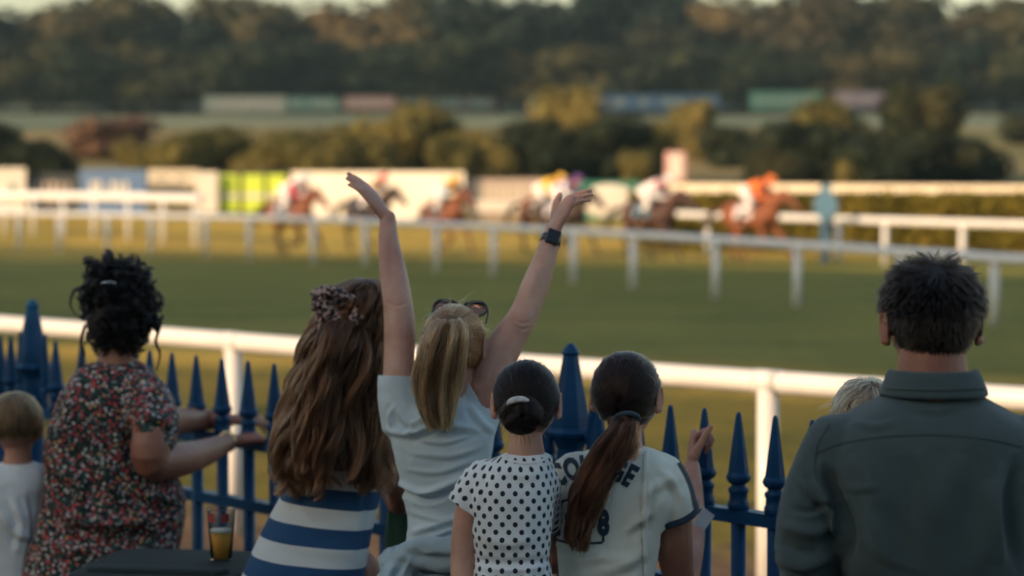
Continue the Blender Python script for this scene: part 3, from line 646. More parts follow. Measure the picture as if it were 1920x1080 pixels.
# front row of tall trees at the field's far edge (photo x, top y, half width px, kind)
frow = [(-60, 40, 150, 0), (70, 70, 130, 1), (215, 20, 150, 1), (330, 55, 120, 0), (445, 25, 110, 1), (560, 70, 110, 0), (680, 30, 120, 1), (800, 5, 130, 1), (930, 20, 130, 0), (1060, 40, 120, 0), (1180, 5, 140, 0), (1300, 60, 110, 0), (1400, 25, 120, 1), (1520, 5, 130, 0), (1640, 15, 120, 1), (1760, 60, 130, 0), (1880, 30, 130, 1), (2000, 45, 140, 0)]
for i, (px, ty, hw, kd) in enumerate(frow):
    Y = 312+random.uniform(-6, 10); x = px2x(px, Y); zt = CAMZ+(300-ty+20)*Y/FPX; H = zt-gz(x, Y)
    plant('tree', x, Y, hw*Y/FPX*1.25, H, M['leaf_sunlit'] if kd else M['leaf_dark'], f"{'golden lit' if kd else 'dark'} tree, {ORD[i]} from the left in the far tree line", 'tree', 'trees of the far tree line', i)
# dark shrubs in front, standing in for the shaded foot of the trees
for i in range(16):
    Y = 300+random.uniform(-3, 3); px = -80+i*135; x = px2x(px, Y); ty = 88+random.uniform(-15, 25); H = CAMZ+(300-ty)*Y/FPX-gz(x, Y)
    plant('shrub', x, Y, 9.0, H, M['leaf_bushdk'], f"low dark shrub at the foot of the far trees, {ORD[i]} from the left", 'shrub', 'dark shrubs under the far trees', i+2, trunk=False)
# wooded hill behind, one mass
V_ = []; F_ = []; rg = np.random.default_rng(3)
mass = []
for i in range(150):
    Y = rg.uniform(340, 520); x = rg.uniform(-130, 130)*Y/430; mass.append((x, Y, rg.uniform(6, 10), rg.uniform(7, 12)))
bm = bmesh.new()
for i, (x, Y, R, H) in enumerate(mass):
    tmp = CR[i % 6]; b = len(bm.verts); mt = Matrix.Translation((x, Y, gz(x, Y)))@Matrix.Rotation(rg.uniform(0, 6.28), 4, 'Z')@Matrix.Diagonal((R, R, H/2.2, 1)); bm.from_mesh(tmp); bm.verts.ensure_lookup_table()
    bmesh.ops.transform(bm, matrix=mt, verts=bm.verts[b:])
me = bpy.data.meshes.new('woodland'); bm.to_mesh(me); bm.free(); me.materials.clear()
link('woodland', me, M['leaf_dark'], smooth=False, kind='stuff', label='hazy wooded hillside behind the far tree line')
# bushes between the track and the field: (x, top y, base y, half width, Y, mat, label)
bl = 'leaf_bush'; bd = 'leaf_bushdk'
bushes = [(-5, 232, 330, 40, 118, bd, 'dark bush at the left edge of the photo'), (75, 262, 330, 52, 112, bd, 'low dark green bush right of the edge bush'), (215, 222, 285, 62, 150, 'leaf_rust', 'rusty brown bush alone on the left of the field'),
    (290, 268, 340, 62, 112, bl, 'low olive bush, leftmost of the long bush row'), (375, 250, 340, 70, 114, bl, 'rounded olive bush in the row above the white post'), (455, 238, 340, 66, 116, bl, 'olive bush above the lime yellow panels'), (545, 245, 340, 70, 113, bl, 'olive bush behind the rearmost jockey'),
    (640, 236, 340, 70, 116, bl, 'wide olive bush left of the raised hand'), (730, 225, 340, 62, 115, bl, 'olive bush above the raised left hand'), (800, 204, 340, 62, 117, bl, 'tallest olive bush in the row'), (880, 250, 340, 60, 112, bl, 'yellowish bush at the right end of the olive row'),
    (965, 222, 340, 60, 116, bd, 'dark bush left of the tall golden topped one'), (1070, 172, 340, 66, 118, bl, 'tall golden topped bush in the middle'), (1020, 235, 345, 70, 113, bd, 'dark bush under the tall golden one'), (1150, 225, 340, 62, 114, bd, 'dark green bush right of the golden topped one'), (1225, 235, 338, 48, 116, bl, 'thin golden bush above the pink sign'), (1305, 195, 268, 42, 150, bl, 'lone bright bush left of the dark thicket'),
    (1385, 235, 292, 50, 140, bd, 'small dark bush between the bright one and the thicket'), (1480, 230, 335, 62, 118, bd, 'dark thicket bush above the lead jockey'), (1545, 188, 330, 70, 120, bl, 'gold flecked bush in the right thicket'), (1620, 240, 342, 80, 116, bd, 'broad low dark bush behind the blue disc'), (1725, 165, 330, 70, 122, bd, 'tall round dark bush in the right thicket'), (1740, 250, 342, 80, 115, bd, 'low dark bush under the tall round one'), (1820, 255, 325, 55, 117, bd, 'right end bush of the dark thicket'),
    (332, 262, 340, 50, 109, bl, 'low olive bush between the white post and the lime panels'), (500, 268, 340, 52, 108, bl, 'low olive bush behind the lime yellow panels'), (600, 262, 340, 56, 107, bl, 'low olive bush just right of the rearmost jockey'), (690, 258, 340, 54, 108, bl, 'low olive bush behind the red capped jockey'), (845, 262, 340, 56, 107, bl, 'low olive bush behind the jockey between the raised arms'), (925, 275, 345, 46, 108, bl, 'low yellowish bush above the taupe board'), (1660, 262, 345, 60, 112, bd, 'low dark bush to the right of the blue disc'), (1440, 268, 345, 50, 110, bd, 'low dark bush just above the orange jockey'),
    (1195, 285, 345, 34, 108, bl, 'small golden bush left of the pink sign'), (1590, 305, 345, 24, 106, bl, 'tiny golden bush behind the blue disc'), (1935, 215, 262, 60, 175, bd, 'dark hedge clump at the right edge')]
for i, (px, ty, by, hw, Y, mt, lab) in enumerate(bushes):
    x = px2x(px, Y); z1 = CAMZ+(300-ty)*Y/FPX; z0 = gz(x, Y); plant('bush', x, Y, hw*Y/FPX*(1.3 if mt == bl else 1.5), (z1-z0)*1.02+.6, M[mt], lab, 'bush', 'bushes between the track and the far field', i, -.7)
# clipped hedge at the right behind rail
def hedge(x0, x1, y0, y1, d0, d1, label, mat, n=9000):
    rg = np.random.default_rng(5); a = W(x0, y1, d0); b = W(x1, y1, d1); zt0 = W(x0, y0, d0).z; zt1 = W(x1, y0, d1).z; V = []; F = []
    for i in range(n):
        t_ = rg.random(); f = rg.random(); s = rg.uniform(.05, .12); p = np.array(a.lerp(b, t_)); zt = zt0+(zt1-zt0)*t_; zb = gz(0, p[1])
        q = rg.random()
        if q < .7: p[1] -= .6+rg.normal(0, .06); p[2] = zb+(zt-zb)*f+rg.normal(0, .03)
        else: p[1] += rg.uniform(-.6, .6); p[2] = zt+rg.normal(0, .05)
        n_ = rg.normal(size=3); n_ /= np.linalg.norm(n_); u = np.cross(n_, [0, 0, 1.]); u /= np.linalg.norm(u); v = np.cross(n_, u); k = len(V)
        V += [tuple(p-u*s-v*s*.5), tuple(p+u*s*.2-v*s), tuple(p+u*s+v*s*.4), tuple(p-u*s*.3+v*s)]; F.append((k, k+1, k+2, k+3))
    g = Geo(); g.loops([[(a.x, a.y-.5, zb), (b.x, b.y-.5, zb), (b.x, b.y+.5, zb), (a.x, a.y+.5, zb)], [(a.x, a.y-.5, zt0-.05), (b.x, b.y-.5, zt1-.05), (b.x, b.y+.5, zt1-.05), (a.x, a.y+.5, zt0-.05)]])
    k = len(V); V += g.v; F += [tuple(i+k for i in f) for f in g.f]; me = bpy.data.meshes.new('hedge'); me.from_pydata(V, [], F)
    return link('hedge', me, mat, smooth=False, label=label, cat='hedge')
hedge(1180, 2100, 368, 452, 76, 70, 'clipped yellow green hedge behind the grey white rail', M['hedge'])
# ================================================================== horses and jockeys
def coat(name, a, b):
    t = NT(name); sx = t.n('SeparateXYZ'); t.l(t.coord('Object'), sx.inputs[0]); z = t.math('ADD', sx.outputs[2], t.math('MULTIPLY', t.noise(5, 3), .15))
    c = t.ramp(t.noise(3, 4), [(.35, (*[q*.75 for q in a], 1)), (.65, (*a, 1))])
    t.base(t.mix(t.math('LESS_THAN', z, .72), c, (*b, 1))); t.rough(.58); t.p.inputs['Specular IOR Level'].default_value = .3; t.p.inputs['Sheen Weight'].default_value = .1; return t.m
CO = dict(chestnut=coat('chestnut_coat', (.17, .050, .017), (.10, .034, .015)), bay=coat('bay_coat', (.15, .048, .02), (.02, .012, .010)), dark=coat('dark_bay_coat', (.055, .020, .013), (.015, .01, .008)), bright=coat('bright_chestnut_coat', (.20, .058, .016), (.11, .038, .015)), black=coat('near_black_coat', (.03, .016, .012), (.012, .008, .006)))
def horse_body(ph=0):
    G = Geo()
    G.tube([(-.86, 0, 1.28), (-.72, 0, 1.33), (-.5, 0, 1.33), (-.1, 0, 1.24), (.3, 0, 1.23), (.58, 0, 1.27), (.75, 0, 1.27)], [.14, .25, .29, .30, .33, .29, .17], flat=[.85, .9, .88, .92, .82, .74, .8], fv=(0, 1, 0), seg=20)
    G.tube([(.45, 0, 1.36), (.72, 0, 1.52), (.98, 0, 1.66), (1.16, 0, 1.76)], [.25, .20, .15, .12], flat=.6, fv=(0, 1, 0), seg=16)
    G.tube([(1.12, 0, 1.79), (1.24, 0, 1.72), (1.4, 0, 1.60), (1.58, 0, 1.46), (1.65, 0, 1.41)], [.105, .125, .095, .068, .06], flat=[.75, .75, .8, .9, 1], fv=(0, 1, 0), seg=14)
    for q in (-1, 1): G.tube([(1.10, q*.06, 1.86), (1.11, q*.075, 1.94), (1.13, q*.08, 2.0)], [.03, .028, .008], flat=.5, fv=(0, 1, 0), seg=8, sub=2)
    hl = [[(-.62, 1.25, .22), (-.48, .98, .15), (-.78, .72, .075), (-.70, .42, .045), (-.72, .28, .05), (-.62, .16, .05)], [(-.55, 1.2, .22), (-.25, .92, .14), (-.42, .62, .07), (-.15, .36, .045), (-.08, .22, .05), (.02, .12, .05)]]
    fl = [[(.55, 1.15, .17), (.72, .88, .10), (1.0, .68, .06), (1.12, .42, .042), (1.2, .30, .045), (1.28, .20, .05)], [(.5, 1.12, .17), (.52, .85, .10), (.66, .58, .062), (.42, .38, .042), (.34, .34, .045), (.24, .42, .05)]]
    for S_, L in ((.13, hl[ph]), (-.13, hl[1-ph])):
        G.tube([(p[0], S_, p[1]) for p in L], [p[2] for p in L], seg=12, sub=4, flat=[.75]*2+[.8]*4, fv=(0, 1, 0))
    for S_, L in ((.14, fl[ph]), (-.14, fl[1-ph])):
        G.tube([(p[0], S_, p[1]) for p in L], [p[2] for p in L], seg=12, sub=4, flat=[.7]*2+[.85]*4, fv=(0, 1, 0))
    for q in (-1, 1):
        G.ell((1.26, q*.088, 1.75), (.022, .012, .018)); G.ell((-.6, q*.15, 1.2), (.26, .12, .26))
    return G.remesh(.022, 3, 'horse_body')
HB = [horse_body(0), horse_body(1)]
for m_ in HB: m_.polygons.foreach_set('use_smooth', [True]*len(m_.polygons)); m_.materials.append(CO['bay'])
def fiber(path, n, spread, seed):
    rg = np.random.default_rng(seed); G = Geo()
    for i in range(n):
        o = rg.normal(0, spread, 3); G.tube([np.array(p)+o*(.4+j*.5) for j, p in enumerate(path)], [.012, .014, .012, .003][:len(path)], seg=4, sub=2, round_=False)
    return G
TAIL = fiber([(-.92, 0, 1.38), (-1.15, 0, 1.42), (-1.42, 0, 1.22), (-1.62, 0, .92)], 40, .03, 1).mesh('tail')
G = Geo(); rg = np.random.default_rng(2)
for i in range(60):
    f = i/60; x = .5+.64*f; z = 1.60+.30*f; G.tube([(x, .0, z), (x-.08, rg.normal(.03, .03), z+.02), (x-.16, rg.normal(.07, .02), z-.14)], [.014, .014, .004], seg=4, sub=2, round_=False)
MANE = G.mesh('mane')
G = Geo()
for s in (.125, ):
    G.loops([[(x, (.30*math.cos(a)+.0), 1.23+.335*math.sin(a)) for a in np.linspace(-.15, math.pi+.15, 18)]+[(x, (.285*math.cos(a)), 1.23+.32*math.sin(a)) for a in np.linspace(math.pi+.15, -.15, 18)] for x in (-.30, .0, .30)])
CLOTH = G.mesh('saddle_cloth')
SADDLE = Geo().tube([(-.16, 0, 1.58), (-.0, 0, 1.57), (.2, 0, 1.60)], [.05, .10, .06], flat=2.0, fv=(0, 1, 0), seg=12).mesh('saddle')
G = Geo(); G.tube([(1.13, .1, 1.70), (1.3, .1, 1.64), (1.55, .07, 1.47)], [.010]*3, seg=6); G.tube([(1.13, -.1, 1.70), (1.3, -.1, 1.64), (1.55, -.07, 1.47)], [.010]*3, seg=6)
G.tube([(1.50, a*.085, 1.50+b*.09) for a, b in [(math.cos(q), math.sin(q)) for q in np.linspace(0, 6.28, 10)]], [.010]*10, seg=6, sub=1)
for q in (-1, 1): G.tube([(1.5, q*.07, 1.45), (1.1, q*.12, 1.55), (.72, q*.06, 1.72)], [.009]*3, seg=6)
BRIDLE = G.mesh('bridle')
def child(name, me, mat, root):
    o = bpy.data.objects.new(name, me); COL.objects.link(o); o.parent = root
    if not me.materials: me.materials.append(mat)
    o.material_slots[0].link = 'OBJECT'; o.material_slots[0].material = mat; return o
# jockey meshes
def limb2(G, P, R, **k): G.tube(P, R, seg=12, sub=4, **k)
G = Geo(); H_ = (.66, 0, 2.13)
G.ell(H_, (.095, .075, .105)); G.ell((.72, 0, 2.08), (.05, .05, .06)); G.ell((.76, 0, 2.09), (.018, .012, .015)); G.tube([(.45, 0, 1.98), (.6, 0, 2.06)], [.06, .055], seg=12)
G.tube([(-.12, 0, 1.88), (.12, 0, 1.97), (.38, 0, 1.98)], [.14, .12, .15], flat=1.15, fv=(0, 1, 0), seg=16)
for q in (-1, 1):
    limb2(G, [(.36, q*.17, 1.98), (.45, q*.24, 1.76), (.62, q*.15, 1.70), (.74, q*.08, 1.70)], [.06, .048, .04, .032]); G.ell((.80, q*.07, 1.70), (.05, .035, .045))
    for f in range(4): G.tube([(.80+f*.012-.02, q*.05, 1.72), (.83+f*.008-.02, q*.03, 1.70-f*.012), (.80, q*.02, 1.68-f*.012)], [.011]*3, seg=6, sub=2)
    limb2(G, [(-.14, q*.12, 1.86), (.16, q*.24, 1.70), (.26, q*.27, 1.52), (.0, q*.30, 1.30), (-.12, q*.30, 1.10), (.04, q*.31, 1.03)], [.12, .09, .075, .06, .04, .04])
JB = G.remesh(.014, 2, 'jockey_body'); JB.materials.append(M['skin'])
G = Geo(); G.tube([(-.10, 0, 1.89), (.12, 0, 1.98), (.40, 0, 1.99), (.47, 0, 1.99)], [.13, .145, .17, .09], flat=1.15, fv=(0, 1, 0), seg=16)
for q in (-1, 1): limb2(G, [(.36, q*.17, 1.98), (.45, q*.25, 1.76), (.60, q*.165, 1.705), (.71, q*.1, 1.70)], [.08, .066, .055, .042])
JS = G.remesh(.014, 3, 'silks')
G = Geo(); G.tube([(-.2, 0, 1.83), (-.06, 0, 1.90), (.04, 0, 1.94)], [.14, .155, .135], flat=1.15, fv=(0, 1, 0), seg=16)
for q in (-1, 1): limb2(G, [(-.14, q*.12, 1.86), (.16, q*.24, 1.70), (.26, q*.27, 1.52), (.10, q*.29, 1.38)], [.135, .105, .088, .075])
JT = G.remesh(.014, 3, 'breeches')
G = Geo()
for q in (-1, 1): limb2(G, [(.13, q*.285, 1.40), (.0, q*.30, 1.30), (-.12, q*.30, 1.10)], [.075, .072, .05]); G.tube([(-.14, q*.31, 1.06), (.08, q*.31, 1.02)], [.05, .042], flat=.7, fv=(0, 1, 0), seg=10, sub=3)
JBT = G.remesh(.014, 2, 'boots')
G = Geo(); G.ell((.665, 0, 2.175), (.125, .10, .10)); G.tube([(.73, 0, 2.16), (.80, 0, 2.14)], [.08, .05], flat=[1, 1], seg=12, fv=(0, 1, 0)); JH = G.remesh(.012, 1, 'helmet')
for m_ in (JB, JS, JT, JBT, JH): m_.polygons.foreach_set('use_smooth', [True]*len(m_.polygons))
mbr = simple('white_breeches', (.74, .70, .68), .6, var=.05); mbt = simple('riding_boot', (.012, .01, .01), .35)
def silkmat(name, a, b, mode):
    t = NT(name); sx = t.n('SeparateXYZ'); t.l(t.coord('Object'), sx.inputs[0])
    if mode == 'plain': f = 0.0
    elif mode == 'bands': f = t.math('GREATER_THAN', t.math('FRACT', t.math('MULTIPLY', t.math('ADD', sx.outputs[0], sx.outputs[2]), 4.5)), .5)
    elif mode == 'sleeves': f = t.math('GREATER_THAN', t.math('ABSOLUTE', sx.outputs[1]), .17)
    else:
        vo = t.n('TexVoronoi'); vo.inputs['Scale'].default_value = 7; t.l(t.coord(), vo.inputs['Vector']); f = t.math('LESS_THAN', vo.outputs['Distance'], .42)
    t.base(t.mix(f, (*a, 1), (*b, 1))); t.rough(.5); return t.m
R_ = {'red': (.62, .04, .06), 'white': (.76, .74, .74), 'orange': (.78, .17, .02), 'yellow': (.75, .46, .03), 'blue': (.08, .16, .32), 'purple': (.12, .04, .2), 'pale': (.45, .58, .66), 'gold': (.6, .34, .05), 'green': (.05, .2, .1), 'navy': (.03, .05, .1)}
def rider(px, py_hoof, s, yaw, ph, co, mane, silk, helm, cloth, hl, jl, lab_z=0):
    d = FPX/s; p = W(px, py_hoof, d); z = gz(p.x, p.y); a = math.radians(yaw)
    # keep the photo height: the hooves leave the turf in mid stride
    root = empty('racehorse', (p.x, p.y, z), label=hl, cat='horse', group='galloping racehorses'); root.rotation_euler = (0, 0, a); root.scale = (1.03, 1.22, 1.06)
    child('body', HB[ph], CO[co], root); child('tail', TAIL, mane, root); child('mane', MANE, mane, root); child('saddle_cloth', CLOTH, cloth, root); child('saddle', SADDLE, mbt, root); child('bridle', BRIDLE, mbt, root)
    j = empty('person', (p.x, p.y, z), label=jl, cat='jockey', group='jockeys crouched over their horses'); j.rotation_euler = (0, 0, a); j.scale = (1.03, 1.22, 1.06)
    child('body', JB, M['skin'], j); child('jacket', JS, silk, j); child('breeches', JT, mbr, j); child('boots', JBT, mbt, j); child('helmet', JH, helm, j)
mh = {k: simple('helmet_'+k, v, .35, var=.05) for k, v in R_.items()}; mm = simple('black_mane', (.012, .009, .008), .5); mc = simple('chestnut_mane', (.30, .10, .03), .5)
yw = -47
rider(1408, 492, 70.6, yw, 0, 'bright', mc, silkmat('silk_orange', R_['orange'], R_['orange'], 'plain'), mh['orange'], simple('number_cloth_white', (.55, .52, .55), .6), 'bright chestnut racehorse in the lead at the right', 'jockey in plain orange silks and cap on the leading chestnut')
rider(1218, 487, 69.5, yw, 1, 'dark', mm, silkmat('silk_white_red', R_['white'], R_['red'], 'spots'), mh['white'], simple('number_cloth_blue', (.06, .14, .2), .6), 'dark bay racehorse second in line', 'jockey in white silks with red spots on the dark bay')
rider(1052, 476, 66.9, yw, 0, 'black', mm, silkmat('silk_purple', R_['purple'], R_['white'], 'sleeves'), mh['purple'], simple('number_cloth_grey', (.4, .4, .45), .6), 'near black racehorse behind the watch hand', 'jockey in a purple cap just right of the yellow cap')
rider(1022, 470, 64.7, yw, 1, 'bay', mm, silkmat('silk_yellow', R_['yellow'], R_['yellow'], 'plain'), mh['yellow'], simple('number_cloth_pale', (.5, .48, .45), .6), 'bay racehorse half hidden beside the near black one', 'jockey in plain yellow silks and yellow cap beside the purple cap')
rider(836, 470, 66.3, yw-14, 0, 'chestnut', mm, silkmat('silk_yellow_blue', R_['yellow'], R_['pale'], 'sleeves'), mh['gold'], simple('number_cloth_slate', (.16, .2, .25), .6), 'chestnut racehorse alone between the two raised arms', 'jockey in yellow silks with pale sleeves between the raised arms')
rider(692, 466, 64.2, yw, 1, 'black', mm, silkmat('silk_gold_red', R_['gold'], R_['white'], 'bands'), mh['red'], simple('number_cloth_navy', (.03, .04, .07), .6), 'near black racehorse passing behind the raised left hand', 'jockey in gold banded silks and red cap behind the raised left hand')
rider(545, 466, 66.3, yw, 0, 'chestnut', mm, silkmat('silk_red_white', R_['white'], R_['red'], 'sleeves'), mh['pale'], simple('number_cloth_steel', (.2, .26, .34), .6), 'chestnut racehorse last in line on the left', 'jockey in white silks with red sleeves on the last horse')
# ================================================================== people
def person(px, d0, **k):
    p = W(px, 1080, d0); return empty('person', (p.x, p.y, 0), **k)
def body(root, G, vox, mat, name='body', it=3, head=None):
    me = G.remesh(vox, it, name); o = link(name, me, mat, root)
    if head is not None:
        me.materials.append(M['lip']); co = verts(me); loc = ((co-head.c) @ head.R)/head.S
        lip = (np.abs(loc[:, 0]) < .022) & (loc[:, 1] > .086) & (loc[:, 2] < -.063) & (loc[:, 2] > -.085)
        for p in me.polygons:
            if all(lip[v] for v in p.vertices): p.material_index = 1
    return o
def legs(G, root, hw=.09, rt=.085, rc=.055, y=0, hipz=.86, grow=0, sy=0):
    c = Vector(root.location)
    for q in (-1, 1):
        if grow: y = y+.0
        G.tube([(c.x+q*hw*.8, c.y+y, hipz), (c.x+q*hw, c.y+y+.01+sy, .5), (c.x+q*hw, c.y+y-.0+sy, .28), (c.x+q*hw, c.y+y-.02+sy, .08)], [rt+grow, rt*.72+grow, rc+grow, rc*.72+grow], seg=16)
        if not grow: G.tube([(c.x+q*hw, c.y+y-.05+sy, .045), (c.x+q*hw, c.y+y+.13+sy, .035)], [.04, .035], seg=10)
def shoes(root, hw=.09, y=0, sy=0):
    c = Vector(root.location)
    for q in (-1, 1): link('shoe', Geo().tube([(c.x+q*hw, c.y+y-.055+sy, .05), (c.x+q*hw, c.y+y+.05+sy, .052), (c.x+q*hw, c.y+y+.15+sy, .04)], [.047, .05, .042], seg=14, sub=4).mesh(), M['shoe'], root)
def px_proj(me_obj, d0):     # ray from the lens onto a cloth surface
    me = me_obj.data; off = Vector((0, 0, 0)); bv = BVHTree.FromPolygons([v.co for v in me.vertices], [p.vertices[:] for p in me.polygons])
    def f(px, py, lift=.0015):
        dr = (W(px, py, d0)-CAM).normalized(); h = bv.ray_cast(CAM, dr)
        if h[0] is None: return None
        n = h[1] if h[1].dot(dr) < 0 else -h[1]
        return h[0]+n*lift
    return f
def ribbon(f, pl, wd, lift=.002, sub=8):
    P = crlist(pl, sub); G = Geo(); row = []
    T = np.gradient(P, axis=0)
    for p, t_ in zip(P, T):
        n = np.array([-t_[1], t_[0]]); n /= np.linalg.norm(n)+1e-9; a = f(*(p-n*wd/2), lift); m_ = f(*p, lift*1.6); b = f(*(p+n*wd/2), lift)
        if a is None or b is None or m_ is None: continue
        row += [(a, m_, b)]
    for i, r_ in enumerate(row):
        G.v += [tuple(q) for q in r_]
        if i: k = i*3; G.f += [(k-3, k-2, k+1, k), (k-2, k-1, k+2, k+1)]
    return G
def sm(*P): return [list(p) for p in P]
# ---------------------------------------------------------------- man in the olive grey shirt
d0 = 4.3; r = person(1750, d0, label='man with short dark hair in a grey green shirt, nearest the camera at the right', cat='person')
hd = Head(1748, 591, d0, 1.0, 0, -2)
rows = [(722, 1684, 1816, 0, .066), (738, 1662, 1838, 0, .078), (752, 1638, 1862, 0, .088), (772, 1600, 1900, .0, .10), (800, 1562, 1938, .0, .115), (835, 1545, 1955, 0, .125), (900, 1542, 1958, 0, .135), (1000, 1560, 1940, 0, .135), (1080, 1582, 1918, 0, .125), (1180, 1596, 1904, 0, .12), (1300, 1592, 1908, 0, .12), (1400, 1590, 1910, 0, .125)]
G = Geo(); hd.geo(G); G.loops(rings([q for q in rows if q[0] < 1190], d0, -.024)); G.tube([W(1748, 600, d0-.0), W(1748, 680, d0-.015), W(1750, 760, d0-.01)], [.056, .061, .076], seg=20)
arms = []
for q in (-1, 1):
    A = [W(1750+q*178, 840, d0), W(1750+q*222, 930, d0-.0), W(1750+q*240, 1045, d0+.0), W(1750+q*205, 1120, d0+.12), W(1750+q*120, 1135, d0+.24)]; arms.append(A)
    G.tube(A, [.05, .046, .038, .036, .026], seg=16); hand(G, A[-1], (-q*.9, .35, -.1), (0, -.5, -1), 1.0, q, curl=(35, 45, 30))
legs(G, r, .10, .09, .06); body(r, G, .0042, M['skin_tan'], head=hd); hd.eyes(r)
rows = [q for q in rows if q[0] < 1310]
G = Geo(); G.loops(rings(rows, d0, .0, ex=2.5))
for q, A in zip((-1, 1), arms): G.tube([W(1750+q*165, 842, d0), A[0], A[1], A[2], A[3], W(1750+q*140, 1132, d0+.215)], [.062, .066, .060, .053, .047, .036], seg=20)
me = G.remesh(.006, 7)
folds(me, [([(1548, 885), (1562, 930), (1588, 1000), (1590, 1050)], -.010, 12), ([(1530, 905), (1556, 950), (1578, 1010)], .007, 10), ([(1470, 985), (1520, 1000), (1568, 985)], .006, 12), ([(1458, 1050), (1510, 1062), (1560, 1040)], .007, 11), ([(1462, 1015), (1500, 1035), (1540, 1035)], -.005, 8), ([(1720, 840), (1738, 900), (1735, 980)], .0045, 22), ([(1800, 850), (1770, 920), (1762, 1000)], .0045, 26), ([(1565, 912), (1610, 917), (1650, 914)], .0022, 5), ([(1845, 900), (1860, 960), (1850, 1060)], .005, 28), ([(1600, 850), (1640, 930), (1650, 1060)], .0045, 26), ([(1640, 940), (1690, 1010), (1700, 1090)], -.004, 22), ([(1905, 870), (1890, 950), (1905, 1060)], -.008, 14), ([(1500, 900), (1530, 935), (1560, 940)], .005, 7), ([(1480, 955), (1525, 958), (1570, 930)], -.004, 6), ([(1462, 1078), (1505, 1088), (1550, 1075)], .005, 7), ([(1550, 860), (1590, 910), (1620, 980)], .002, 8), ([(1620, 1010), (1670, 1050), (1740, 1075)], .0018, 10), ([(1700, 760), (1750, 770), (1800, 760)], .002, 8), ([(1600, 790), (1640, 800), (1680, 790)], .002, 7)])
crumple(me, .0035, 7, (1, 1, .6), 3)
sh = link('shirt', me, M['shirt'], r)
f = px_proj(sh, d0)
sg = ribbon(f, [(1532, 850), (1580, 832), (1650, 820), (1720, 816), (1790, 818), (1860, 826), (1915, 838)], 2.2, .0012, 14); link('yoke_seam', sg.mesh(), M['seam'], sh)
sg = ribbon(f, [(1556, 796), (1536, 830), (1528, 870), (1532, 905)], 2.4, .0012, 12); link('armhole_seam', sg.mesh(), M['seam'], sh)
G = Geo(); prof = [(704, 1673, 1825, 0, .074), (693, 1671, 1827, 0, .078), (692, 1667, 1831, 0, .082), (712, 1661, 1838, -.001, .087), (735, 1654, 1848, -.004, .094), (738, 1656, 1846, -.003, .091)]
L = []
for y, xl, xr, dd, ry in prof:
    Lp = []; c0 = rings([(y, xl, xr, dd, ry)]*2, d0, 0, seg=56, sub=1)[0]
    for p in c0:
        ny = (p[1]-W(0, y, d0+dd).y)/ry; Lp.append((p[0], p[1], p[2]-.022*(ny > 0)*ny+.008*max(0, -ny)*0))
    L.append(Lp)
me = bpy.data.meshes.new('collar'); g = Geo().loops(L, False); cm = g.mesh('collar'); co_ = link('collar', cm, M['shirt'], sh); solid(co_, .0035); k_ = co_.modifiers.new('sub', 'SUBSURF'); k_.levels = k_.render_levels = 1
f2 = px_proj(co_, d0)
link('collar_stitching', ribbon(f2, [(1662, 731), (1700, 733), (1750, 734), (1800, 733), (1842, 731)], 1.5, .004, 10).mesh(), M['seam'], sh)
G = Geo(); legs(G, r, .10, .09, .06, grow=.02, hipz=.9); G.ell((r.location.x, r.location.y, .9), (.17, .125, .12)); link('trousers', G.remesh(.010, 4), M['denim'], r); shoes(r, .10)
ch = hd.cap(r, M['cap_black'], .004, yfront=.07, zmin=-.080)
S_ = []; crown = np.array([.03, -.45, .9]); crown /= np.linalg.norm(crown)
D = hd.scalp(17000, -.094, .085, .003); D = D[[not (q[2] < -.15 and abs(q[0]) > .90+.45*(q[2]+.15)) for q in D]]
for d in D:
    tg = d-crown*(d @ crown); tg /= np.linalg.norm(tg)+1e-6; h = (d[2]*.089+.08)/.17; ln = np.interp(h, [0, .22, .45, 1], [.005, .011, .018, .040])*RNG.uniform(.7, 1.2)
    lift = np.interp(h, [0, .5, 1], [.04, .06, .42])*RNG.uniform(.6, 1.5)+(.9 if RNG.random() < .03 and h > .7 else 0); sw = np.array([noise.noise(Vector(d*5)), noise.noise(Vector(d*5+7)), 0])*.7
    dirn = tg+sw+d*lift; 
    if h < .5: dirn = dirn+np.array([0, 0, -.9])
    cl = np.array([noise.noise(Vector(d*16+3)), noise.noise(Vector(d*16+9)), noise.noise(Vector(d*16+15))])*np.interp(h, [0, .6, 1], [.25, .35, .75]); dirn = dirn+cl; dirn /= np.linalg.norm(dirn)
    p = d*(np.array([.0765, .097, .089])+.001); L_ = [p]
    for k in range(1, 7):
        dirn = dirn+np.array([0, 0, -.09])-d*.05; dirn /= np.linalg.norm(dirn); p = p+dirn*ln/6
        q = p/np.array([.0765, .097, .089]); nq = np.linalg.norm(q)
        if nq < 1.02: p = p/nq*1.02
        L_.append(p)
    S_.append(hd.c+(np.array(L_)*hd.S) @ hd.R.T)
strands('hair_strands', clumpify(S_, 2600, .6, .9), M['hair_man'], ch, .0006)
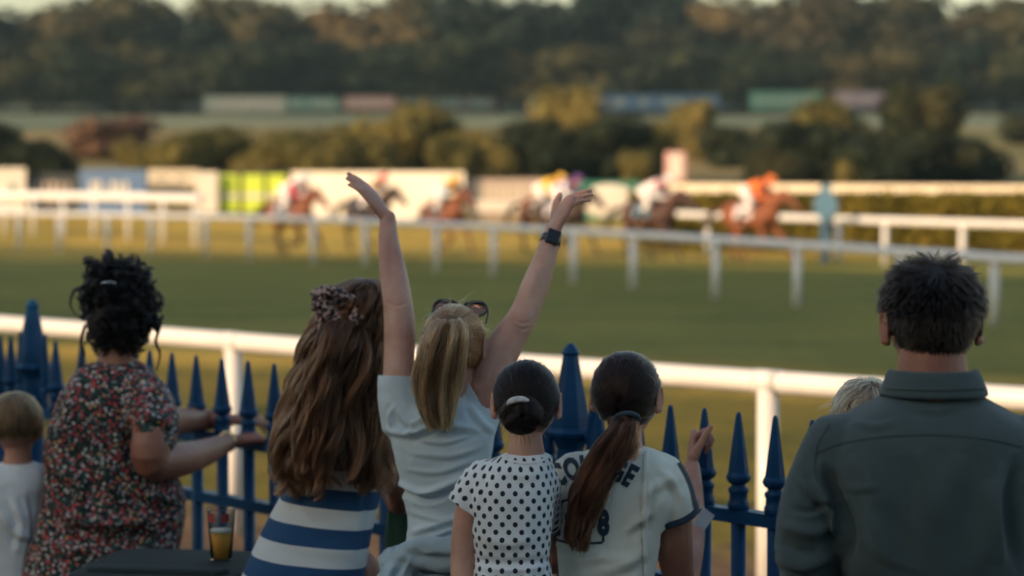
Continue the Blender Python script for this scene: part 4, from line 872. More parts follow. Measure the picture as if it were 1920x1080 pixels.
# ---------------------------------------------------------------- girl with the ponytail and lettered shirt
d0 = 5.75; r = person(1160, d0, label='girl with a brown ponytail in a cream shirt with navy lettering, gripping the fence', cat='person')
hd = Head(1174, 733, d0, .95, 14, -3)
rows = [(838, 1128, 1208, .0, .05), (846, 1100, 1236, .0, .066), (858, 1066, 1258, 0, .08), (880, 1046, 1268, 0, .092), (930, 1038, 1268, 0, .105), (1000, 1042, 1245, 0, .10), (1080, 1048, 1226, 0, .092), (1160, 1058, 1214, 0, .088), (1280, 1045, 1226, 0, .095), (1400, 1040, 1232, 0, .10)]
G = Geo(); hd.geo(G); G.loops(rings([q for q in rows if q[0] < 1190], d0, -.024)); G.tube([W(1174, 760, d0), W(1170, 820, d0), W(1167, 870, d0)], [.040, .043, .055], seg=18)
AR = [W(1236, 893, d0), W(1258, 960, d0+.03), W(1266, 1040, d0+.08), W(1280, 1096, d0+.15), W(1298, 1010, d0+.30), W(1300, 930, d0+.42), W(1297, 875, d0+.50)]
G.tube(AR, [.050, .050, .044, .036, .032, .026, .021], seg=16)
fx = onf(tx(1322), 1.30-.10)
hd_w = W(1297, 874, d0+.505); 
hand(G, hd_w, (.10, .50, .86), (1, -.15, -.1), .90, -1, fcurl=[(55, 80, 60), (60, 80, 60), (62, 82, 60), (65, 82, 55)], spread=2, thumb=(.75, .55, .45), tcurl=20)
AL = [W(1076, 893, d0), W(1052, 980, d0+.08), W(1040, 1050, d0+.2), W(1060, 990, d0+.38)]
G.tube(AL, [.048, .042, .036, .024], seg=14); hand(G, AL[-1], (.3, .6, .4), (0, .2, -1), .86, 1, curl=(30, 30, 20))
legs(G, r, .085, .078, .05); body(r, G, .0034, M['skin'], head=hd); hd.eyes(r)
rows = [q for q in rows if q[0] < 1190]+[(1215,)+tuple(rows[-1][1:])]
G = Geo(); G.loops(rings(rows, d0, .0))
G.tube([W(1215, 893, d0), AR[0], W(1256, 938, d0+.01), W(1266, 985, d0+.03)], [.052, .060, .062, .063], seg=20)
G.tube([W(1095, 893, d0), AL[0], W(1058, 950, d0+.04), W(1050, 985, d0+.08)], [.052, .058, .055, .055], seg=20)
me = G.remesh(.0055, 7)
folds(me, [([(1200, 935), (1240, 905), (1272, 900)], .004, 12), ([(1170, 1000), (1200, 975), (1225, 960)], .004, 10), ([(1120, 1070), (1170, 1060), (1215, 1030)], .004, 12), ([(1145, 880), (1180, 890), (1220, 880)], .002, 12), ([(1226, 900), (1222, 950), (1214, 1000)], -.004, 7), ([(1070, 1050), (1130, 1045), (1180, 1050)], .003, 12), ([(1235, 880), (1262, 910), (1280, 940)], .003, 8)])
crumple(me, .0022, 9, seed=5)
axd = (AR[1]-AR[0]).normalized(); pc = W(1264, 966, d0+.02); cut(me, pc, (axd.x+.02, axd.y, axd.z), pc, .088)
shc = link('shirt', me, M['cream'], r); solid(shc, .003)
# navy sleeve hem and side stripe
L = []
ring_c = W(1264, 960, d0+.02); az = Vector((axd.x, axd.y, axd.z)).normalized(); ux = az.cross(Vector((0, 1, 0))).normalized(); uy = az.cross(ux)
bv = BVHTree.FromPolygons([v.co for v in me.vertices], [p.vertices[:] for p in me.polygons])
def sleeve_ring(c, az, rr, h, parent, mat, name='sleeve_hem', bv=bv):
    ux = az.cross(Vector((0, 1, 0))).normalized(); uy = az.cross(ux); LL = []
    for s_, lf in ((-h, .0005), (-h, .0035), (0, .004), (.002, .0035), (.002, -.003)):
        lp = []
        for a in np.linspace(0, 2*math.pi, 48, endpoint=False):
            dr = (ux*math.cos(a)+uy*math.sin(a)); o_ = c+az*(min(s_, -.004)); h_ = bv.ray_cast(o_, dr, .12); rad = h_[3] if h_[0] is not None and h_[3] < .085 else rr
            lp.append(tuple(c+az*s_+dr*(rad+lf)))
        LL.append(lp)
    return link(name, Geo().loops(LL, False).mesh(), mat, parent)
sleeve_ring(pc, az, .062, .015, shc, M['navy'])
f = px_proj(shc, d0)
link('sleeve_stripe', ribbon(f, [(1272, 868), (1286, 892), (1297, 920), (1303, 952)], 7, .0022, 8).mesh(), M['navy'], shc)
link('neck_trim', ribbon(f, [(1130, 846), (1150, 853), (1175, 856), (1200, 852), (1215, 845)], 5, .002, 6).mesh(), M['cream'], shc)
def text_on(f, s, size, place, mat, parent, name='lettering', bold=.03, lift=.0018):
    """set lettering on cloth; place(u, v) -> photo pixel"""
    cu = bpy.data.curves.new('t', 'FONT'); cu.body = s; cu.size = size; cu.offset = bold*size; cu.resolution_u = 3; cu.space_character = 1.12
    ob = bpy.data.objects.new('t', cu); COL.objects.link(ob); dg = bpy.context.evaluated_depsgraph_get(); me = bpy.data.meshes.new_from_object(ob.evaluated_get(dg)); bpy.data.objects.remove(ob)
    bm = bmesh.new(); bm.from_mesh(me); bmesh.ops.triangulate(bm, faces=bm.faces)
    for _ in range(2): bmesh.ops.subdivide_edges(bm, edges=[e for e in bm.edges if e.calc_length() > size*.12], cuts=1); bmesh.ops.triangulate(bm, faces=bm.faces)
    bad = []
    xs_ = [v.co.x for v in bm.verts]; w = max(xs_)
    for v in bm.verts:
        p = f(*place(v.co.x/w, v.co.y/size), lift)
        if p is None: bad.append(v)
        else: v.co = p
    bmesh.ops.delete(bm, geom=bad, context='VERTS'); bm.to_mesh(me); bm.free(); return link(name, me, mat, parent, False)
def arch(u, v):
    a = (u-.5)*1.16; Rr = 140; cx, cy = 1112, 1008; rr = Rr+v*56-26
    return cx+rr*math.sin(a)*1.05, cy-rr*math.cos(a)
text_on(f, 'COLLEGE', 1, arch, M['navy'], shc, bold=.05)
text_on(f, '19 98', 1, lambda u, v: (1037+u*106, 1000-v*62+6*(u-.5)**2), M['navy'], shc, 'number', bold=.06)
for pl in ([(1052, 948), (1062, 938), (1118, 938), (1130, 948)], [(1044, 1012), (1080, 1019), (1130, 1017)], [(1044, 1000), (1043, 1012)], [(1131, 1000), (1131, 1016)], [(1052, 948), (1050, 956)], [(1130, 948), (1131, 956)]):
    link('emblem_line', ribbon(f, pl, 4.6, .002, 6).mesh(), M['navy'], shc)
link('bag_strap', ribbon(f, [(1212, 848), (1209, 900), (1208, 960), (1208, 1020), (1210, 1080), (1212, 1150)], 9, .0045, 8).mesh(), M['cream'], shc)
G = Geo(); legs(G, r, .085, .078, .05, grow=.018, hipz=.78); G.ell((r.location.x-.03, r.location.y, .81), (.135, .105, .11)); link('trousers', G.remesh(.010, 4), M['denim'], r); shoes(r, .085)
ch = hd.cap(r, M['cap_brown'], .005, yfront=.05)
tie = (-.02, -.92, -.30)
S_ = hd.slick(5200, tie, lift=.0075, jit=.0008); strands('hair_strands', S_, M['hair_brunette'], ch, .0007, .8)
pt = hd.P(-.0, -.1, -.035); 
for q in range(1):
    tailr = [(784, 1160, 1194, -.125, .02), (803, 1142, 1192, -.14, .026), (845, 1110, 1184, -.145, .032), (890, 1086, 1152, -.14, .034), (935, 1068, 1134, -.135, .032), (980, 1064, 1112, -.13, .026), (1012, 1066, 1100, -.13, .02), (1040, 1074, 1094, -.13, .010)]
    S_ = curtain(tailr, d0, 3800, 34, .0045, 8, 60, end=(.68, 1.0), frizz=.004, pinch=.6, curl=.0008)
    po = strands('ponytail', clumpify(S_, 120, .6, 1), M['hair_tail'], ch, .00065, .5)
    link('ponytail_core', Geo().tube([W(1172, 800, d0-.135), W(1146, 855, d0-.13), W(1116, 915, d0-.125), W(1098, 975, d0-.12)], [.020, .034, .034, .016], flat=.6, fv=(0, 1, 0)).mesh(), M['cap_brown'], ch)
S_ = curtain([(792, 1176, 1196, -.11, .02), (840, 1180, 1196, -.13, .01), (866, 1174, 1190, -.14, .01)], d0, 70, 24, .004, 8, 10, frizz=.004); strands('loose_strands', S_, M['hair_tail'], ch, .0006)
flyaway(hd, ch, M['hair_tail']); S_ = curtain(tailr, d0, 130, 30, .006, 8, 60, end=(.5, 1.0), frizz=.014); strands('loose_strands', S_, M['hair_tail'], ch, .00035, .5)
e = link('hair_tie', Geo().tube([tuple(np.array(W(1176+24*math.cos(a)*.9, 786+11*math.sin(a), d0-.125+.02*math.sin(a)))) for a in np.linspace(0, 2*math.pi, 17)], [.006]*17, seg=8, sub=1).mesh(), M['navy'], ch)
# wristband and the slip of paper in her other hand
c = W(1300, 962, d0+.36); o = link('wristband', Geo().tube([c-Vector((.0, .0, .012)), c+Vector((0, 0, .012))], [.030, .030], seg=20, sub=1, round_=False).mesh(), M['blackplastic'], None, label='black band on the forearm of the ponytailed girl', cat='wristband')
p = W(1319, 975, d0+.30); G = Geo(); G.box(p, (.018, .0012, .026), rotz(.3) @ np.array([[.8, 0, .6], [0, 1, 0], [-.6, 0, .8]])); o = link('paper_slip', G.mesh(), simple('paper', (.62, .68, .72), .7), None, False, label='folded white slip beside the arm of the ponytailed girl', cat='paper')
# ---------------------------------------------------------------- girl with the bun and polka dots
d0 = 5.6; r = person(965, d0, label='girl with a dark brown bun in a white shirt with black polka dots', cat='person')
hd = Head(987, 746, d0, .90, 0, -3)
rows = [(848, 950, 1024, 0, .045), (858, 928, 1038, 0, .058), (868, 908, 1036, 0, .07), (885, 893, 1039, 0, .082), (930, 880, 1039, 0, .094), (990, 882, 1036, 0, .092), (1045, 888, 1032, 0, .085), (1080, 884, 1036, 0, .09), (1180, 868, 1062, 0, .10), (1280, 862, 1068, 0, .105), (1400, 862, 1068, 0, .105)]
G = Geo(); hd.geo(G); G.loops(rings([q for q in rows if q[0] < 1190], d0, -.024)); G.tube([W(986, 770, d0), W(986, 825, d0), W(986, 876, d0)], [.037, .039, .052], seg=18)
AL = [W(905, 900, d0), W(882, 960, d0), W(872, 1040, d0), W(874, 1120, d0), W(900, 1130, d0+.16), W(920, 1100, d0+.26)]
G.tube(AL, [.042, .037, .034, .030, .026, .020], seg=16); hand(G, AL[-1], (.3, .8, .3), (0, .2, -1), .82, -1, curl=(30, 30, 20))
AR = [W(1014, 900, d0), W(1024, 960, d0+.12), W(1022, 1010, d0+.22), W(1030, 980, d0+.42)]
G.tube(AR, [.042, .036, .030, .02], seg=16); hand(G, AR[-1], (-.1, .8, .4), (0, .2, -1), .82, 1, curl=(30, 30, 20))
legs(G, r, .08, .072, .048); body(r, G, .0036, M['skin_pale'], head=hd); hd.eyes(r)
rows = [q for q in rows if q[0] < 1190]+[(1215,)+tuple(rows[-1][1:])]
G = Geo(); G.loops(rings(rows, d0, .0))
G.tube([W(920, 893, d0), AL[0], W(878, 938, d0), W(868, 965, d0)], [.040, .047, .044, .044], seg=20)
G.tube([W(1004, 893, d0), AR[0], W(1020, 940, d0+.06), W(1024, 975, d0+.10)], [.040, .043, .040, .040], seg=20)
me = G.remesh(.0055, 6); folds(me, [([(912, 880), (905, 920), (908, 960)], -.003, 7), ([(890, 1052), (960, 1058), (1036, 1050)], -.006, 7), ([(900, 1010), (950, 1020), (1000, 1012)], .0025, 12), ([(940, 880), (980, 892), (1020, 882)], .002, 10), ([(900, 1072), (910, 1100), (905, 1140)], .004, 7), ([(940, 1068), (944, 1100), (940, 1140)], .004, 7), ([(985, 1068), (990, 1100), (988, 1140)], .004, 7), ([(1020, 1068), (1028, 1100), (1028, 1140)], .004, 7)]); crumple(me, .002, 9, seed=11)
ad = (W(866, 960, d0)-W(890, 900, d0)).normalized(); pc2 = W(869, 952, d0); cut(me, pc2, (ad.x-.25, ad.y, ad.z), pc2, .06)
cyl_uv(me, W(966, 900, d0).x, d0+.02); sp = link('shirt', me, M['polka'], r); solid(sp, .003)
f = px_proj(sp, d0); link('neck_trim', ribbon(f, [(940, 853), (955, 864), (986, 869), (1015, 864), (1028, 856)], 5, .002, 6).mesh(), M['white'], sp)
G = Geo(); legs(G, r, .08, .072, .048, grow=.018, hipz=.76); G.ell((r.location.x, r.location.y, .80), (.130, .105, .11)); link('trousers', G.remesh(.010, 4), M['denim'], r); shoes(r, .08)
ch = hd.cap(r, M['cap_black'], .005, yfront=.05)
S_ = hd.slick(5000, (-.12, -.93, -.22), lift=.0065, jit=.0007); strands('hair_strands', S_, M['hair_dkbrown'], ch, .00055, .8)
bc = np.array(W(978, 778, d0-.118)); S_ = []
for i in range(2600):   # coiled bun
    d = RNG.normal(size=3); d /= np.linalg.norm(d); d[1] = -abs(d[1]); a0 = RNG.uniform(0, 6.28); ln = RNG.uniform(.8, 2.4); rr = RNG.uniform(.008, .041); lp = []
    zc = RNG.uniform(-.018, .024); tilt = noise.noise(Vector((rr*60, zc*60, 0)))*.8
    for a in np.linspace(a0, a0+ln, 12):
        lump = 1+.22*math.sin(3*a+zc*110)
        x = rr*math.cos(a)*lump; z = rr*math.sin(a)*.92*lump; y = -math.sqrt(max(0, .040**2-rr**2))*.75-zc*.3+tilt*.008*math.sin(a*2)
        lp.append(bc+np.array([x, y, z])+RNG.normal(0, .0003, 3))
    S_.append(np.array(lp))
bo = link('bun', Geo().ell(bc, (.036, .024, .034)).mesh(), M['cap_black'], ch); strands('bun_strands', S_, M['hair_dkbrown'], ch, .0007, .9)
S_ = []
for i in range(60):
    a0 = RNG.uniform(0, 6.28); p0 = bc+np.array([.035*math.cos(a0), -.012, .035*math.sin(a0)]); v_ = np.array([math.cos(a0), -.5, math.sin(a0)])*.02+RNG.normal(0, .008, 3)
    S_.append(np.array([p0+v_*t_+np.array([0, 0, -.016])*t_*t_ for t_ in np.linspace(0, 1, 8)]))
strands('loose_strands', S_, M['hair_dkbrown'], ch, .0004); flyaway(hd, ch, M['hair_brunette'])
link('hair_tie', Geo().tube([tuple(bc+np.array([.030*math.cos(a)-.003, -.020+.004*math.sin(a)-.008, .022+.016*math.sin(a)])) for a in np.linspace(1.0, 2.75, 9)], [.004, .006, .007, .0075, .0075, .0075, .007, .006, .004], seg=10, sub=3).mesh(), simple('white_elastic', (.6, .62, .6), .7, nsc=60, var=.3), ch)
# ---------------------------------------------------------------- blond woman with both arms raised
d0 = 5.95; r = person(835, d0, label='blond woman in a pale blue T-shirt cheering with both arms raised', cat='person')
hd = Head(851, 640, d0, .91, 8, 12)
rows = [(722, 800, 885, .02, .05), (738, 775, 905, .02, .07), (760, 752, 920, .01, .09), (800, 730, 928, 0, .105), (850, 738, 924, 0, .105), (900, 750, 915, 0, .10), (960, 762, 906, 0, .095), (1010, 762, 906, 0, .10), (1100, 748, 916, 0, .115), (1180, 738, 926, 0, .12), (1300, 736, 928, 0, .12)]
G = Geo(); hd.geo(G); G.loops(rings(rows, d0, -.024)); G.tube([W(851, 665, d0), W(848, 710, d0-.01), W(845, 760, d0)], [.044, .047, .06], seg=18)
AL = [W(775, 790, d0), W(750, 730, d0-.0), W(748, 680, d0+.02), W(750, 620, d0+.05), W(746, 568, d0+.07), W(737, 510, d0+.11), W(729, 455, d0+.15), W(727, 408, d0+.18)]
G.tube(AL, [.055, .043, .0385, .0400, .0370, .0345, .0265, .0205], seg=18)
hand(G, AL[-1]+Vector((0, 0, -.004)), (-.60, .22, .80), (-.62, .3, -.55), .92, -1, fcurl=[(6, 9, 7), (6, 9, 8), (8, 10, 8), (10, 12, 9)], spread=-1.2, thumb=(.35, .85, .5), tcurl=5)
AR = [W(880, 790, d0), W(908, 735, d0), W(928, 685, d0+.01), W(950, 642, d0+.03), W(981, 592, d0+.05), W(1004, 535, d0+.08), W(1022, 485, d0+.11), W(1037, 436, d0+.14)]
G.tube(AR, [.055, .050, .0455, .0440, .0360, .0345, .0290, .0225], seg=18)
hand(G, AR[-1], (.42, .20, .88), (.80, .35, -.45), .92, 1, fcurl=[(24, 14, 8), (25, 15, 9), (27, 18, 11), (30, 22, 14)], spread=-.5, thumb=(.95, .45, -.25), tcurl=35)
legs(G, r, .09, .085, .055); bo_ = body(r, G, .0034, M['skin_pale'], head=hd); hd.eyes(r); folds(bo_.data, [([(962, 596), (975, 606), (996, 604)], -.0018, 3), ([(966, 612), (980, 618), (992, 612)], -.0012, 3), ([(722, 566), (745, 574), (768, 566)], -.0012, 3), ([(724, 412), (736, 414), (744, 410)], -.0012, 2.5), ([(1028, 520), (1036, 490), (1042, 462)], .0010, 4), ([(985, 560), (1000, 530), (1010, 500)], .0014, 8), ([(728, 540), (724, 500), (724, 450)], .0012, 6)])
G = Geo(); G.loops(rings(rows, d0, .0)); G.tube([W(790, 815, d0), W(766, 785, d0), W(749, 740, d0), W(747, 675, d0+.02)], [.060, .070, .054, .047], seg=20); G.tube([W(870, 815, d0), W(884, 785, d0), W(900, 752, d0), W(922, 700, d0)], [.06, .066, .060, .060], seg=20)
me = G.remesh(.0055, 7)
folds(me, [([(722, 806), (770, 815), (820, 800), (900, 806)], .008, 7), ([(742, 902), (790, 925), (850, 905), (905, 880)], .008, 6), ([(745, 915), (800, 938), (850, 920)], -.004, 6), ([(780, 822), (830, 830), (890, 812)], .003, 5), ([(770, 850), (840, 856), (900, 840)], .003, 5), ([(760, 880), (820, 886), (905, 858)], .003, 5), ([(800, 775), (775, 800), (768, 815)], .006, 7), ([(815, 760), (790, 790)], .004, 5), ([(766, 960), (830, 975), (900, 950)], .003, 5), ([(770, 1000), (820, 985), (900, 965)], .005, 6), ([(790, 1020), (840, 995), (900, 985)], .004, 5), ([(880, 760), (900, 790), (925, 810)], .004, 6), ([(740, 760), (730, 780), (735, 800)], .004, 5), ([(745, 770), (760, 790), (790, 800)], .005, 6)])
crumple(me, .002, 10, (1, 1, 1.6), seed=21)
cut(me, W(747, 706, d0+.02), (0.05, .12, 1), W(747, 690, d0+.02), .075); cut(me, W(893, 750, d0), (.62, .1, .35), W(915, 715, d0), .085)
sh = link('shirt', me, M['paleblue'], r); solid(sh, .003)
# sweatshirt knotted round the waist
G = Geo(); G.tube([W(735, 1085, d0-.09), W(765, 1040, d0-.125), W(820, 1032, d0-.14), W(880, 1038, d0-.13), W(920, 1052, d0-.05), W(930, 1060, d0+.05), W(870, 1060, d0+.14), W(780, 1055, d0+.14), W(735, 1050, d0+.04), W(735, 1060, d0-.05)], [.035, .032, .036, .036, .034, .034, .034, .034, .034, .034], seg=16)
G.tube([W(775, 1038, d0-.11), W(752, 1068, d0-.14), W(735, 1110, d0-.15), W(725, 1180, d0-.14)], [.030, .036, .042, .045], flat=.6, fv=(0, 1, 0), seg=16); G.loops(rings([(1055, 738, 925, 0, .125), (1120, 728, 936, 0, .14), (1250, 722, 942, 0, .14), (1330, 725, 940, 0, .135)], d0))
me = G.remesh(.006, 5); folds(me, [([(760, 1035), (800, 1050), (900, 1045)], -.006, 6), ([(750, 1060), (740, 1080), (732, 1110)], -.006, 6), ([(780, 1060), (850, 1065), (920, 1062)], .006, 7), ([(770, 1045), (755, 1075)], .005, 4), ([(800, 1075), (860, 1090), (920, 1080)], .005, 7)]); crumple(me, .006, 14, (1, 1, 2), seed=4)
link('tied_sweatshirt', me, M['knot'], r)
G = Geo(); legs(G, r, .09, .085, .055, grow=.018, hipz=.74); G.ell((r.location.x, r.location.y, .78), (.13, .11, .10)); link('trousers', G.remesh(.010, 4), M['denim'], r); shoes(r, .09)
ch = hd.cap(r, M['cap_blond'], .006, yfront=.06)
S_ = hd.slick(5200, (-.08, -.80, .36), lift=.0075, jit=.0011); strands('hair_strands', S_, M['hair_blond'], ch, .0006, .8)
T_ = [(596, 830, 856, -.095, .015), (603, 818, 866, -.125, .03), (630, 796, 876, -.14, .042), (670, 783, 870, -.14, .042), (720, 776, 862, -.125, .042), (770, 786, 852, -.125, .035), (812, 806, 842, -.125, .02)]
S_ = curtain(T_, d0, 4200, 32, .0025, 6, 60, end=(.72, 1.0), frizz=.004, pinch=.6); strands('ponytail', clumpify(S_, 150, .6, .9), M['hair_blond'], ch, .0007, .5)
link('ponytail_core', Geo().tube([W(842, 612, d0-.12), W(836, 660, d0-.12), W(824, 720, d0-.115), W(820, 770, d0-.115)], [.032, .045, .038, .018], flat=.55, fv=(0, 1, 0)).mesh(), M['cap_blond'], ch)
S_ = []
for i in range(160):
    d = sphdir(1)[0]; d[2] = abs(d[2])*.8+.1; d[1] -= .2; d /= np.linalg.norm(d); p = d*(np.array([.0765, .097, .089])+.008); v_ = d*.01+RNG.normal(0, .012, 3); S_.append(hd.c+(np.array([p+v_*q+np.array([0, -.01, -.006])*q*q for q in np.linspace(0, 1.6, 8)])) @ hd.R.T)
strands('loose_strands', S_, M['hair_blond'], ch, .0003); S_ = curtain(T_, d0, 150, 30, .006, 8, 60, end=(.6, 1.0), frizz=.014); strands('loose_strands', S_, M['hair_blond'], ch, .00035, .5)
# sunglasses pushed up on her hair
gp = hd.P(.004, .012, .104); sg = empty('sunglasses', tuple(gp), label='dark cat-eye sunglasses pushed up on the blond woman\'s hair', cat='sunglasses')
mfr = M['blackplastic']; t = NT('smoked_lens'); t.base((.05, .02, .02, 1)); t.rough(.05); t.p.inputs['Transmission Weight'].default_value = .85; t.base((.45, .25, .22, 1)); mlens = t.m
for q in (-1, 1):
    def lp(a, k=1): return np.array(W(863+q*26+24*k*math.cos(a)*(1.0), 578-13*k*math.sin(a)-q*0+(q*3 if q > 0 else 0)-5*k*max(0, q*math.cos(a))*max(0, math.sin(a)), d0+.035+.008*math.sin(a)))
    ring = [tuple(lp(a)) for a in np.linspace(0, 2*math.pi, 25)]
    link('lens_frame', Geo().tube(ring, [.0026+.0034*max(0, math.sin(a)) for a in np.linspace(0, 2*math.pi, 25)], seg=8, sub=1, round_=False).mesh(), mfr, sg)
    LL = [[tuple(lp(a, .98)+np.array([0, s_, 0])) for a in np.linspace(0, 2*math.pi, 25)[:-1]] for s_ in (-.001, .001)]
    link('lens', Geo().loops(LL).mesh(), mlens, sg, False)
    link('temple', Geo().tube([W(863+q*49, 572, d0+.036), W(863+q*52, 586, d0+.01), W(863+q*48, 606, d0-.02)], [.0022]*3, seg=8).mesh(), mfr, sg)
link('bridge', Geo().tube([W(856, 576, d0+.037), W(863, 573, d0+.037), W(870, 577, d0+.037)], [.003]*3, seg=8).mesh(), mfr, sg)
# smartwatch
wc = AR[-1].lerp(AR[-2], .32); ax = (AR[-1]-AR[-2]).normalized(); sw = empty('smartwatch', tuple(wc), label='black smartwatch on the blond woman\'s raised right wrist', cat='watch')
L = []
u_ = ax.cross(Vector((0, 1, 0))).normalized(); v_ = ax.cross(u_)
for s_, rr in ((-.0105, .0245), (-.010, .0268), (.010, .0262), (.0105, .024)): L.append([tuple(wc+ax*s_+(u_*math.cos(a)+v_*math.sin(a))*rr) for a in np.linspace(0, 2*math.pi, 32, endpoint=False)])
link('strap', Geo().loops(L).mesh(), M['blackplastic'], sw)
fd = (u_*.45-v_*.0+Vector((.55, -.75, 0))).normalized(); fd = (fd-ax*fd.dot(ax)).normalized(); sd = ax.cross(fd)
me = Geo().box(wc+fd*.027, (.0175, .006, .020), np.array([list(sd), list(fd), list(ax)]).T).mesh(); o = link('watch_case', me, M['blackplastic'], sw, False); b_ = o.modifiers.new('b', 'BEVEL'); b_.width = .004; b_.segments = 3
# ---------------------------------------------------------------- girl with long wavy hair in the striped dress
d0 = 6.35; r = person(600, d0, label='girl with long wavy brown hair in a blue and white striped dress', cat='person')
hd = Head(674, 592, d0+.02, .97, -12, -2)
rows = [(690, 628, 722, .08, .05), (715, 605, 735, .08, .075), (750, 582, 742, .07, .095), (820, 572, 735, .05, .105), (890, 560, 722, .03, .105), (925, 532, 712, 0, .11), (960, 513, 706, -.02, .115), (1000, 492, 698, -.05, .125), (1080, 455, 682, -.09, .15), (1160, 436, 682, -.09, .16), (1260, 440, 690, -.06, .16), (1400, 455, 700, 0, .15)]
G = Geo(); hd.geo(G); G.loops(rings(rows, d0, -.024)); G.tube([W(676, 615, d0), W(676, 670, d0+.03), W(674, 730, d0+.07)], [.042, .045, .06], seg=18)
AR = [W(712, 745, d0+.07), W(724, 800, d0+.12), W(738, 870, d0+.2), W(752, 940, d0+.3), W(735, 930, d0+.5), W(712, 860, d0+.68)]; G.tube(AR, [.048, .040, .036, .033, .028, .021], seg=16); hand(G, AR[-1], (-.1, .9, .3), (0, .1, -1), .9, 1, curl=(40, 40, 25))
AL = [W(608, 745, d0+.07), W(585, 810, d0+.15), W(575, 870, d0+.3), W(590, 850, d0+.6)]; G.tube(AL, [.048, .040, .034, .022], seg=16); hand(G, AL[-1], (.1, .9, .3), (0, .1, -1), .9, -1, curl=(40, 40, 25))
rx_ = r.location.x
legs(G, r, .09, .09, .058, .0); body(r, G, .0042, M['skin_tan'], head=hd); hd.eyes(r)
G = Geo(); G.loops(rings([x_ for x_ in rows[1:]]+[(1480, 455, 705, 0, .16)], d0, .003))
me = G.remesh(.006, 5); folds(me, [([(560, 960), (600, 990), (680, 985)], .003, 14), ([(520, 1010), (580, 1030), (660, 1035)], .003, 14), ([(690, 900), (685, 960), (680, 1040)], -.004, 9)]); crumple(me, .0025, 7, seed=31); link('dress', me, M['stripe'], r)
shoes(r, .09)
ch = hd.cap(r, M['cap_chest'], .006, yfront=.065, zmin=-.08)
S_ = hd.slick(4800, (-.45, -.80, .28), lift=.008, jit=.0012, zmin=-.05); strands('hair_strands', S_, M['hair_brunette'], ch, .0006, .8)
HR = [(523, 668, 704, .0, .06), (535, 636, 720, -.01, .085), (560, 610, 728, -.02, .10), (600, 592, 732, -.03, .11), (650, 574, 731, -.04, .12), (720, 548, 734, -.05, .13), (800, 524, 736, -.07, .13), (870, 514, 738, -.09, .12), (915, 516, 735, -.10, .10), (935, 530, 720, -.11, .08)]
S_ = curtain(HR, d0, 10000, 50, .0170, 12, 90, end=(.72, 1.0), frizz=.005, pinch=.85, curl=.0010, slant=.07); strands('loose_strands', curtain(HR, d0, 260, 44, .012, 12, 200, end=(.6, 1.02), frizz=.016), M['hair_long'], ch, .00035, .5); flyaway(hd, ch, M['hair_long']); ho = strands('long_hair', clumpify(S_, 260, .65, .9), M['hair_long'], ch, .00075, .5)
HC = [(545, 650, 708, -.0, .05), (585, 614, 720, -.0, .07), (650, 592, 722, -.02, .085), (720, 568, 724, -.03, .095), (800, 545, 726, -.05, .095), (850, 550, 712, -.07, .06), (880, 580, 690, -.08, .03)]
link('hair_mass', Geo().loops(rings(HC, d0, 0, ex=2)).mesh(), M['cap_chest'], ch)
TL = [(600, 606, 668, -.13, .03), (640, 592, 648, -.17, .035), (700, 572, 640, -.175, .035), (780, 552, 634, -.18, .035), (850, 546, 630, -.19, .03), (905, 556, 616, -.19, .02)]
S_ = curtain(TL, d0, 2600, 40, .006, 11, 40, end=(.75, 1.0), frizz=.003, pinch=.7); strands('ponytail', clumpify(S_, 90, .6, .9), M['hair_long'], ch, .00075, .5)
# leopard scrunchie
sc0 = np.array(W(636, 574, d0-.10)); scr = empty('scrunchie', tuple(sc0), label='leopard print scrunchie in the long wavy brown hair', cat='scrunchie')
G = Geo(); rg = np.random.default_rng(8)
for k in range(20):
    a = k/20*2*math.pi; c_ = sc0+np.array([.052*math.cos(a), -.012+.012*math.sin(a*3), .030*math.sin(a)-.30*.052*math.cos(a)]); G.ell(c_+rg.normal(0, .004, 3), (rg.uniform(.017, .025), .020, rg.uniform(.016, .024)), rotz(rg.uniform(0, 3)) @ rotx(rg.uniform(0, 3)), 12, 8)
for k in range(7): G.tube([sc0+np.array([-.02, -.01, -.01]), sc0+np.array([-.035+.012*k, -.028, -.03-.006*(k % 3)]), sc0+np.array([-.045+.013*k, -.022, -.058-.008*(k % 2)])], [.010, .013, .009], seg=10, sub=3)
me = G.remesh(.0035, 1); crumple(me, .006, 55, seed=2); crumple(me, .003, 120, seed=7); link('fabric', me, M['leopard'], scr)
# ---------------------------------------------------------------- woman in the floral blouse
d0 = 7.25; r = person(215, d0, label='woman with black curly pinned up hair in a floral blouse, forearms on the fence', cat='person')
hd = Head(222, 596, d0, 1.0, 30, 0)
rows = [(676, 186, 262, .0, .05), (688, 158, 280, .0, .075), (706, 128, 296, .0, .095), (740, 108, 302, .0, .115), (800, 92, 306, 0, .13), (870, 82, 322, .02, .15), (930, 76, 344, .03, .17), (970, 68, 345, .03, .175), (1040, 52, 338, .02, .18), (1120, 40, 338, .0, .185), (1250, 38, 342, 0, .185), (1400, 45, 335, 0, .18)]
G = Geo(); hd.geo(G); G.loops(rings(rows, d0, -.024)); G.tube([W(222, 620, d0), W(224, 655, d0), W(222, 710, d0)], [.052, .055, .075], seg=18)
AR = [W(272, 745, d0-.05), W(288, 800, d0-.14), W(283, 862, d0-.17), W(335, 862, d0-.02), W(385, 848, d0+.26), W(430, 827, d0+.51)]
G.tube(AR, [.065, .062, .056, .052, .042, .028], seg=18)
hand(G, AR[-1], (.78, .60, .10), (.1, .1, -1), 1.0, -1, fcurl=[(20, 25, 15), (22, 28, 18), (24, 30, 20), (26, 32, 22)], thumb=(.9, .5, 0), spread=4, tcurl=10)
AL = [W(190, 745, d0+.05), W(255, 790, d0+.32), W(320, 790, d0+.60), W(377, 787, d0+.84), W(425, 788, d0+.80)]
